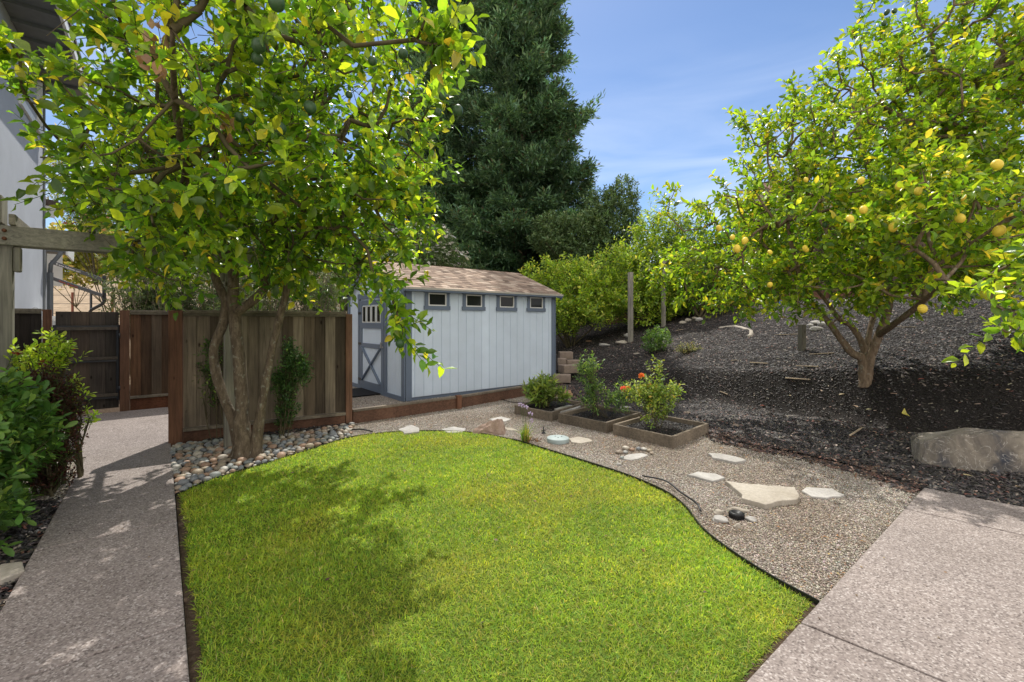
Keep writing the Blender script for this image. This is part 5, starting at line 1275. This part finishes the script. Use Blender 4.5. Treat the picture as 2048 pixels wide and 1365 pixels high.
# ---- generic shrubs built from tufted twigs
def shrub(name, label, cat, base, ells, ntuft, nper, ll, pal, wts, seed, tm=OVAL, mat=None, shell=.55, stems=5, up=.35, group=None, spread=.9, tl=None, stemr=.02, lump=.25, flowers=None, wid=None, ground=True):
    r = np.random.default_rng(seed); mat = mat or M['shrub']; root = thing(name, label, cat, base, group)
    P, u = sample_ell(ntuft, ells, shell, r)
    k = 1+lump*(vnoise(P[:,0]*1.0+P[:,2], P[:,1]+P[:,2]*.7, 1.6/max(.3, np.mean([e[1][0] for e in ells])), seed)-.5); cen = np.array([e[0] for e in ells]).mean(0)
    P = cen+(P-cen)*k[:,None]
    if ground: P = P[P[:,2] > H(P[:,0],P[:,1])+.03]
    T = len(P); D = nrm(nrm(P-np.array([cen[0],cen[1],base[2]]))*.8+np.array([0,0,up])+.5*r.standard_normal((T,3)))
    tl_ = tl or ll*1.6; Lt = tl_*(.6+.8*r.random(T))
    O, Y, Z, l_ = twig_leaves(P, D, Lt, nper, ll, r, spread=spread, up=.15)
    col = palette(len(O), pal, wts, .16, r)*np.repeat(1+.15*r.standard_normal(T), nper)[:,None]
    leaves_obj('foliage', tm, O, Y, Z, l_, col, mat, root, wid=None if wid is None else l_*wid)
    ns = max(stems, 1); pick = P[r.integers(0, T, ns*6)]
    A = []; B = []; ra = []; rb = []
    for i in range(ns):
        a = np.array(base)+np.array([r.normal(0,.05),r.normal(0,.05),-.05])*max(1,stemr/.02)
        mid = a*.45+pick[i]*.55+r.normal(0,.03,3); A += [a, mid]; B += [mid, pick[i]]; ra += [stemr, stemr*.7]; rb += [stemr*.7, stemr*.3]
        for j in range(5): q_ = pick[ns+(i*5+j) % (ns*5)]; A.append(mid); B.append(q_); ra.append(stemr*.5); rb.append(stemr*.15)
    V, Q = tubes_np(np.array(A), np.array(B), np.array(ra), np.array(rb), 5); np_mesh('stems', V, Q, M['twig'], root)
    V, Q = tubes_np(P-D*.06, P+D*Lt[:,None], np.full(T,stemr*.12+.0012), np.full(T,.0012), 3); np_mesh('twigs', V, Q, M['gtwig'], root)
    if flowers:
        n, size, cols, fm_ = flowers; i = r.integers(0, T, n); Pf = P[i]+D[i]*Lt[i][:,None]
        for fi in (range(n) if n <= 30 else [None]):
            if fi is not None:
                a = np.arange(7)*.9; e1 = nrm(r.standard_normal((7,3))+D[i[fi]]); leaves_obj('flower', fm_ or DIAM, np.tile(Pf[fi],(7,1)), e1, r.standard_normal((7,3)), size, palette(7, cols, [1]*len(cols), .08, r), M['petal'], root); continue
            m5 = 6; O = np.repeat(Pf, m5, 0); a = np.tile(np.arange(m5)*2*math.pi/m5, n); e1 = nrm(np.cross(D[i], r.standard_normal((n,3)))); e2 = np.cross(D[i], e1)
            Yf = np.repeat(e1,m5,0)*np.cos(a)[:,None]+np.repeat(e2,m5,0)*np.sin(a)[:,None]+.35*np.repeat(D[i],m5,0)
            leaves_obj('flowers', fm_ or DIAM, O, Yf, np.repeat(D[i],m5,0), size, np.repeat(palette(n, cols, [1]*len(cols), .08, r), m5, 0), M['petal'], root)['kind'] = 'stuff'
    return root
GRN = [(.06,.13,.025),(.10,.19,.035),(.15,.25,.05)]
YG = [(.15,.25,.03),(.25,.37,.045),(.40,.50,.06),(.52,.54,.11)]

# left broadleaf shrub by the walkway, purple shrub and roses behind it
shrub('broadleaf_shrub', 'dense glossy dark green shrub at the left edge beside the walkway', 'shrub', (-3.7,3.05,0),
      [((-3.92,3.25,.66),(.42,.50,.50)), ((-3.55,2.80,.52),(.34,.40,.46)), ((-4.0,3.3,.7),(.5,.5,.48)), ((-3.22,2.85,.20),(.16,.18,.14)), ((-3.75,3.2,.4),(.24,.3,.38))], 680, 9, .088, [(.055,.13,.028),(.085,.19,.04),(.13,.25,.05),(.22,.34,.06)], [3,4,3,.7], 71, OVAL, shell=.72, stems=8, up=.3, tl=.10, spread=1.1)
shrub('purple_shrub', 'narrow dark maroon-leaved shrub behind the green shrub', 'shrub', (-4.1,4.0,0),
      [((-4.12,4.0,.55),(.22,.24,.52)), ((-4.08,4.0,.85),(.20,.2,.26))], 900, 8, .036, [(.045,.018,.016),(.075,.026,.022),(.11,.045,.03)], [4,3,1.5], 72, OVAL, shell=.6, stems=9, tl=.07)
shrub('rose_bush', 'rose with bright lime leaves and a red shoot rising above the purple shrub', 'rose', (-4.5,4.4,0),
      [((-4.58,4.4,1.12),(.30,.2,.13)), ((-4.42,4.4,1.24),(.13,.13,.14))], 80, 8, .070, [(.28,.42,.04),(.40,.52,.06)], [1,1], 73, OVAL, shell=.3, stems=5, tl=.13, flowers=(3,.05,[(.45,.05,.06)],LEAF3))
shrub('lime_shrub', 'lime green seedling leaves peeking out from the right side of the purple shrub', 'shrub', (-4.2,4.38,0),
      [((-4.20,4.38,.62),(.09,.12,.40))], 30, 6, .06, [(.28,.42,.04),(.36,.5,.05)], [1,1], 74, OVAL, shell=.5, stems=3, tl=.09)
# climbing roses on the grey fence
shrub('climbing_rose', 'dark leafy climbing rose against the grey fence right of the trunks', 'rose', (*gp(572,880),0),
      [((*(np.array(gp(572,874))),.35),(.12,.10,.34)), ((*(np.array(gp(590,872))),.82),(.17,.1,.24)), ((*(np.array(gp(565,872))),.68),(.12,.08,.16)), ((*(np.array(gp(578,870))),1.06),(.07,.07,.16))], 330, 8, .052, [(.04,.10,.028),(.065,.145,.04),(.12,.21,.06)], [3,3,1], 75, OVAL, shell=.3, stems=6, tl=.14, stemr=.007)
shrub('climbing_rose', 'sparse climbing rose against the grey fence left of the trunks', 'rose', (*gp(425,885),0),
      [((*(np.array(gp(418,880))),1.0),(.20,.1,.28)), ((*(np.array(gp(425,880))),.65),(.12,.1,.3))], 130, 7, .052, [(.05,.11,.028),(.08,.16,.04),(.20,.29,.06)], [3,3,1], 76, OVAL, shell=.3, stems=4, tl=.14, stemr=.006)

# plants in the beds
x_, y_ = cen1-np.array([.12,-.02])
shrub('leafy_perennial', 'clump of pointed lime green leaves in the raised bed nearest the shed', 'plant', (x_,y_,.09), [((x_,y_,.34),(.28,.26,.22)), ((x_+.28,y_-.02,.22),(.16,.14,.10))], 170, 6, .115, [(.12,.20,.04),(.18,.26,.05),(.24,.31,.07)], [2,3,2], 81, NARROW, shell=.3, stems=10, up=.7, wid=1.7, spread=.6, tl=.12)
x_, y_ = cen2
shrub('rose_bush', 'tall leggy green rose in the middle raised bed', 'rose', (x_-.03,y_,.09), [((x_-.16,y_+.05,.72),(.17,.16,.26)), ((x_-.08,y_,.36),(.18,.16,.24)), ((x_+.22,y_-.05,.28),(.20,.16,.16)), ((x_+.30,y_+.05,.48),(.13,.12,.12))], 210, 8, .055, [(.07,.14,.04),(.12,.22,.06),(.21,.31,.08)], [2,3,2], 82, OVAL, shell=.2, stems=7, tl=.13, spread=1.0, stemr=.006)
x_, y_ = cen3+np.array([-.06,.02])
rb3 = shrub('rose_bush', 'bushy yellow-green rose with orange and coral blooms in the front raised bed', 'rose', (x_,y_,.09), [((x_,y_,.33),(.17,.16,.24)), ((x_-.14,y_,.52),(.26,.2,.14)), ((x_+.12,y_,.52),(.24,.18,.14)), ((x_-.0,y_+.02,.80),(.12,.11,.15))], 260, 8, .055, [(.12,.20,.04),(.18,.27,.05),(.29,.37,.07),(.46,.38,.08)], [2,3,3,.5], 83, OVAL, shell=.2, stems=8, tl=.13, spread=1.0, stemr=.006)
for (px,py,Y,s,c) in ((1247,779,6.35,.055,(.85,.22,.12)),(1256,777,6.4,.05,(.85,.24,.13)),(1283,752,6.3,.05,(.85,.25,.07)),(1298,770,6.25,.04,(.85,.36,.10))):
    p = np.array(at(px,py,Y)); n = 22; rr_ = np.random.default_rng(px); u = nrm(rr_.standard_normal((n,3))+np.array([0,-.3,.5]))
    leaves_obj('bloom', OVAL, np.tile(p,(n,1)), u, rr_.standard_normal((n,3)), s*.9, palette(n,[c],[1],.1,rr_), M['petal'], rb3, wid=np.full(n,s*1.9))
m = MB(); m.tube([(x_-.1,y_,.5), tuple(np.array(at(1250,784,6.35)))], .004, 5); m.build('stem', M['gtwig'], rb3)
p = hit(1312,708); shrub('small_shrub', 'small rounded leafy green bush alone on the mulch slope', 'shrub', p, [((p[0],p[1],p[2]+.30),(.33,.28,.30))], 150, 8, .075, [(.06,.14,.03),(.10,.20,.04),(.16,.27,.06)], [2,3,2], 84, OVAL, shell=.3, stems=8, tl=.12, stemr=.006)
p = hit(1376,710); shrub('weedy_plant', 'thin pale weedy plant right of the small green bush', 'plant', p, [((p[0],p[1],p[2]+.12),(.30,.2,.13))], 80, 6, .045, [(.16,.19,.06),(.26,.24,.12)], [1,1], 85, OVAL, shell=.3, stems=8, tl=.1)
p = hit(1452,632); shrub('seedling', 'lone leafy seedling high on the slope before the rear fence', 'plant', p, [((p[0],p[1],p[2]+.28),(.16,.12,.2))], 16, 6, .13, YG, [1,2,1,0], 86, OVAL, shell=.3, stems=3, tl=.14)
p = hit(1185,745); shrub('weedy_plant', 'purplish weedy plant on the mulch above the middle raised bed', 'plant', p, [((p[0],p[1],p[2]+.1),(.16,.1,.09))], 26, 6, .04, [(.12,.16,.08),(.12,.08,.08)], [1,1], 87, OVAL, shell=.3, stems=4, tl=.07)
# society garlic tuft
gx, gy = gp(1050,886); root = thing('garlic_tuft', 'tuft of upright green blades with pale purple flower heads at the lawn edge', 'plant', (gx,gy,0))
r = np.random.default_rng(88); n = 70; P = np.column_stack([gx+r.normal(0,.028,n), gy+r.normal(0,.025,n), np.zeros(n)]); Dv = np.column_stack([r.normal(0,.13,n), r.normal(0,.13,n), np.ones(n)])
leaves_obj('blades', BLADE, P, Dv, r.standard_normal((n,3)), .14+.13*r.random(n), palette(n,[(.14,.24,.04),(.22,.30,.05),(.40,.33,.08)],[3,2,.6],.15,r), M['shrub'], root, wid=np.full(n,.10))
n = 40; P = np.column_stack([gx+.08+r.normal(0,.07,n), gy-.01+r.normal(0,.03,n), np.full(n,.02)]); leaves_obj('dry_blades', NARROW, P, np.column_stack([r.normal(.4,.6,n), r.normal(0,.6,n), .5*np.ones(n)]), r.standard_normal((n,3)), .07, palette(n,[(.10,.05,.03),(.25,.14,.07)],[2,1],.2,r), M['dull'], root)
for (px,py) in ((1041,810),(1052,815),(1061,828),(1062,842),(1046,813)):
    p = np.array(at(px,py,gy)); m = MB(); m.tube([(gx,gy,.05),(*( (p[:2]+np.array([gx,gy]))/2),p[2]*.55),tuple(p)], .0022, 5); st_ = m.build('flower_stalk', M['gtwig'], root)
    n = 22; u = nrm(r.standard_normal((n,3))+np.array([0,0,.5])); leaves_obj('flower_head', DIAM, p+u*.012, u, r.standard_normal((n,3)), .024, palette(n,[(.50,.38,.62),(.62,.52,.72)],[1,1],.08,r), M['petal'], st_)

# ---- redwoods
def conifer(name, label, base, Ht, R0_, seed, zlo=.6, dens=1.0):
    r = np.random.default_rng(seed); root = thing(name, label, 'tree', base, 'redwoods behind the shed'); bx_, by_, bz_ = base
    tr = MB(); tr.tube([(bx_,by_,bz_-.3),(bx_,by_,bz_+Ht*.3),(bx_+.1,by_,bz_+Ht*.7),(bx_,by_,bz_+Ht)], [.55,.42,.2,.03], 12, noise=.06, rn=random.Random(seed)); tr.build('trunk', M['bark2'], root)
    O_ = []; Yl = []; Zl = []; Ll = []; Cl = []; bA = []; bB = []; ba = []; bb = []
    z = zlo
    while z < Ht-.4:
        f = z/Ht; Lm = R0_*(1-f)**.55*(1.0 if f > .12 else .72+2.3*f)
        for k in range(11):
            a = r.random()*6.283; Lb = Lm*(.42+.72*r.random())
            if Lb < .25: continue
            zz = z+r.normal(0,.2); dv = np.array([math.cos(a), math.sin(a), 0]); ns = int((14+Lb*17)*dens)
            p0 = np.array([bx_,by_,bz_+zz]); rise = .12-.42*r.random()
            def cur(t): return p0+dv*(Lb*t)[:,None]+np.array([0,0,1.0])*(rise*Lb*t-.35*Lb*t*t*(1-f)+.30*Lb*t**4)[:,None]
            tt = np.linspace(0,1,5); cp = cur(tt); bA.append(cp[:-1]); bB.append(cp[1:]); ba += [.05,.035,.025,.015]; bb += [.035,.025,.015,.006]
            t = .06+.96*r.random(ns)**.8; pc = cur(t); side = np.array([-dv[1],dv[0],0]); sg = np.where(r.random(ns) < .5, 1, -1)
            sl = (.22+.5*(1-t))*Lb*.34*(.4+.8*r.random(ns)); off = (side*sg[:,None]*.8+dv*.55)*sl[:,None]*(.3+.7*r.random(ns))[:,None]
            pc = pc+off+np.array([0,0,1.0])*(-.12*sl)[:,None]+r.normal(0,.10,(ns,3))
            nb_ = 15; O1 = np.repeat(pc, nb_, 0); dirc = nrm(side*sg[:,None]*.55+dv*.8+np.array([0,0,.18])+.25*r.standard_normal((ns,3)))
            Dd = np.repeat(dirc, nb_, 0); O1 = O1+Dd*(r.random((ns*nb_,1))*.50-.1)+r.normal(0,.09,(ns*nb_,3))
            Y1 = nrm(Dd+.55*r.standard_normal((ns*nb_,3))+np.array([0,0,.15])); O_.append(O1); Yl.append(Y1); Zl.append(np.array([0,0,1.0])+.5*r.standard_normal((ns*nb_,3)))
            Ll.append(.20+.18*r.random(ns*nb_)); cb = (1+.22*r.normal())*(1+.16*r.standard_normal((ns,1)))
            Cl.append(palette(ns*nb_, [(.06,.125,.07),(.10,.195,.10),(.17,.29,.145),(.14,.11,.06)], [3,4,2.4,.22], .14, r)*np.repeat(np.clip(cb,.5,1.7),nb_,0))
        z += .50+.025*z
    V, Q = tubes_np(np.vstack(bA), np.vstack(bB), np.array(ba), np.array(bb), 4); np_mesh('branches', V, Q, M['bark2'], root)
    leaves_obj('crown', DIAM, np.vstack(O_), np.vstack(Yl), np.vstack(Zl), np.concatenate(Ll), np.vstack(Cl), M['dull'], root, wid=np.concatenate(Ll)*.52)
    return root
def bg_(px, Y): X = (px-1024)/F*Y; return (X, Y, float(H(X,Y)))
conifer('redwood_tree', 'tallest redwood, directly behind the shed, its crown cut off by the top of the photo', bg_(1035,23.5), 22.5, 4.55, 91)
conifer('redwood_tree', 'darker redwood to the left of the tall one, half hidden by the citrus crown', bg_(905,26.5), 23.5, 4.6, 92, dens=.8)

# ---- mid-ground shrubs and trees
def mass(name, label, cat, px, Y, parts, n, nper, ll, pal, wts, seed, **kw):
    """parts: (px, py, rx_px, ry_px, depth) ellipsoids given by their size at distance Y"""
    b = bg_(px, Y); e = []
    for (cx_, cy_, rx, ry, dy) in parts:
        c = at(cx_, cy_, Y+dy); s = (Y+dy)/F; e.append((c, (rx*s, max(rx*s*.85,.3), ry*s)))
    return shrub(name, label, cat, b, e, n, nper, ll, pal, wts, seed, **kw)
OLV = [(.06,.11,.045),(.095,.16,.07),(.15,.21,.10)]
mass('evergreen_tree', 'dusty olive green tree right of the redwoods', 'tree', 1210, 19.5, [(1225,455,62,80,0),(1180,500,75,75,0),(1245,400,32,38,0),(1120,480,62,52,.3),(1200,560,90,70,.2)], 4600, 8, .15, [(.075,.135,.055),(.115,.19,.08),(.17,.245,.11)], [3,4,2], 101, shell=.45, stems=7, stemr=.09, tl=.30, mat=M['dull'], up=.6)
mass('green_shrub', 'rounded bright yellow-green shrub just right of the shed', 'shrub', 1140, 15.2, [(1135,600,84,60,0),(1140,632,74,34,-.3),(1090,560,36,36,0),(1160,555,48,38,0),(1190,600,38,50,0)], 1350, 9, .130, YG, [3,4,2,.6], 102, shell=.5, stems=10, stemr=.03, tl=.32, up=.9, lump=.6)
mass('green_shrub', 'tall yellow-green shrub between the two standing posts', 'shrub', 1290, 15.6, [(1290,560,78,66,0),(1275,612,84,38,-.3),(1345,612,60,34,-.2),(1330,500,62,58,.2),(1240,530,42,46,.1),(1330,590,70,50,0),(1300,470,35,42,.3)], 2200, 9, .135, YG, [4,4,1.6,.5], 103, shell=.5, stems=10, stemr=.03, tl=.32, up=.9, lump=.6)
mass('green_shrub', 'shadowed green shrub left of the lemon crown, before the rear fence', 'shrub', 1400, 14.6, [(1400,545,60,60,0),(1370,500,46,56,.2),(1440,560,40,40,0)], 1300, 9, .085, [(.06,.12,.02),(.10,.17,.025),(.15,.21,.03)], [4,4,2], 104, shell=.6, stems=8, stemr=.035, tl=.18, up=.7)
mass('evergreen_tree', 'dark green tree filling the gap behind the lemon crown above the rear fence', 'tree', 1560, 19, [(1500,500,90,60,0),(1600,470,90,70,.5),(1700,500,100,80,.5)], 2600, 8, .13, GRN, [3,3,1.5], 105, shell=.5, stems=7, stemr=.09, tl=.28, mat=M['dull'])
mass('evergreen_tree', 'dark green tree behind the right side of the lemon crown', 'tree', 1900, 15.5, [(1850,470,110,90,0),(1980,440,110,110,.5),(2060,520,110,90,0)], 2400, 8, .12, GRN, [3,3,1.5], 106, shell=.5, stems=7, stemr=.09, tl=.26, mat=M['dull'])
mass('oleander', 'white flowering oleander rising behind the left end of the shed roof', 'shrub', 850, 16.5, [(850,500,66,52,0),(880,530,62,30,0),(800,520,50,45,.3)], 1700, 8, .12, OLV, [3,4,3], 107, tm=NARROW, shell=.55, stems=9, stemr=.04, tl=.22, up=.7, wid=1.3, flowers=(620,.095,[(.80,.76,.72),(.82,.80,.78)],None))
# oleander hedge behind the left fences: fans of bare canes with narrow leaves
def canes(name, label, base, hgt, spreadr, nst, seed, pal, ll=.13, nl=16, fl=None, zlo=.45):
    r = np.random.default_rng(seed); root = thing(name, label, 'shrub', base, 'oleanders behind the fence'); b = np.array(base)
    A=[];B=[];ra=[];rb=[];P=[];D=[];Lt=[]
    for i in range(nst):
        a = r.random()*6.28; rr_ = spreadr*r.random()**.6; h = hgt*(.7+.4*r.random()); p0 = b+np.array([r.normal(0,.12),r.normal(0,.12),0]); p2 = b+np.array([math.cos(a)*rr_, math.sin(a)*rr_*.8, h]); pm_ = p0*.55+p2*.45+np.array([0,0,.12*h])
        A += [p0,pm_]; B += [pm_,p2]; ra += [.017,.012]; rb += [.012,.006]
        for j in range(9):
            t = zlo+(1-zlo)*r.random(); q = pm_+(p2-pm_)*((t-.45)/.55) if t > .45 else p0+(pm_-p0)*(t/.45)
            d = nrm((p2-pm_)*.6/np.linalg.norm(p2-pm_)+.7*r.standard_normal(3)+np.array([0,0,.2])); P.append(q); D.append(d); Lt.append(.28*(.5+r.random()))
            A.append(q); B.append(q+d*Lt[-1]); ra.append(.005); rb.append(.002)
    V, Q = tubes_np(np.array(A), np.array(B), np.array(ra), np.array(rb), 5); np_mesh('canes', V, Q, flat_mat("pale cane bark", (.24,.20,.15), .9, .1, .3) if 'cane' not in M else M['cane'], root)
    O, Y, Z, l_ = twig_leaves(np.array(P), np.array(D), np.array(Lt), nl, ll, r, spread=.9, up=.3)
    leaves_obj('foliage', NARROW, O, Y, Z, l_, palette(len(O), pal, [3,4,2], .18, r), M['shrub'], root, wid=l_*1.25)
    if fl:
        n, c = fl; i = r.integers(0,len(P),n); Pf = np.array(P)[i]+np.array(D)[i]*np.array(Lt)[i][:,None]; O = np.repeat(Pf,6,0)+r.normal(0,.03,(n*6,3)); leaves_obj('flowers', DIAM, O, r.standard_normal((n*6,3)), r.standard_normal((n*6,3)), .05, palette(n*6,[c],[1],.15,r), M['petal'], root)['kind'] = 'stuff'
    return root
M['cane'] = flat_mat("pale cane", (.24,.20,.15), .9, .1, .3)
OL = [(.05,.085,.04),(.085,.13,.055),(.14,.19,.08)]
for i,(px,Y,h,sp,nst,fl,lbl) in enumerate(((283,10.5,2.9,.9,26,(10,(.55,.25,.25)),'oleander straight behind the gate, left one of the row'),(330,10.8,2.8,1.1,34,(14,(.55,.25,.22)),'oleander behind the reddish fence panel'),(420,11.3,3.0,1.1,30,(8,(.6,.3,.3)),'oleander behind the left end of the grey fence panel'),(520,12.0,3.0,1.2,30,(6,(.7,.2,.25)),'oleander behind the three citrus stems'),(620,12.6,3.1,1.2,32,(10,(.7,.15,.2)),'oleander behind the right part of the grey fence'),(690,14.2,3.2,1.2,30,(8,(.7,.3,.35)),'oleander between the grey fence and the shed'))):
    b = bg_(px,Y); canes('oleander', lbl, b, h, sp, nst, 120+i, OL, fl=fl)
mass('maple_tree', 'pale yellow-green maple on the hill beyond the basketball pole', 'tree', 245, 17, [(150,545,62,36,0),(190,500,80,55,.2),(110,500,40,45,0)], 900, 7, .16, [(.20,.25,.05),(.32,.33,.08),(.42,.36,.14)], [3,3,1.4], 130, tm=OVAL, shell=.3, stems=2, stemr=.025, tl=.3, wid=1.8, ground=False)
mass('crepe_myrtle', 'red flowering airy tree behind the house corner', 'tree', 262, 12.5, [(150,390,60,66,0),(195,440,60,50,0),(125,330,32,42,0),(175,310,38,44,.2)], 640, 8, .085, [(.09,.14,.04),(.16,.22,.06),(.30,.26,.12)], [3,3,1.4], 131, shell=.3, stems=3, stemr=.018, tl=.22, flowers=(90,.06,[(.55,.10,.14),(.5,.2,.12)],None), ground=False)
mass('background_tree', 'sunlit light green tree far behind the citrus trunks', 'tree', 400, 27, [(330,470,110,110,0),(470,500,120,110,1),(600,480,110,110,0),(720,500,80,100,1)], 3200, 8, .22, [(.07,.12,.03),(.13,.19,.04),(.22,.27,.06)], [3,4,2], 132, shell=.5, stems=6, stemr=.12, tl=.5)
mass('background_tree', 'low green tree on the hill between the shed and the citrus trunks', 'tree', 690, 22, [(650,560,80,60,0),(750,540,70,80,1)], 1500, 8, .17, [(.07,.12,.03),(.11,.17,.04),(.17,.22,.05)], [3,4,2], 133, shell=.5, stems=6, stemr=.1, tl=.4)
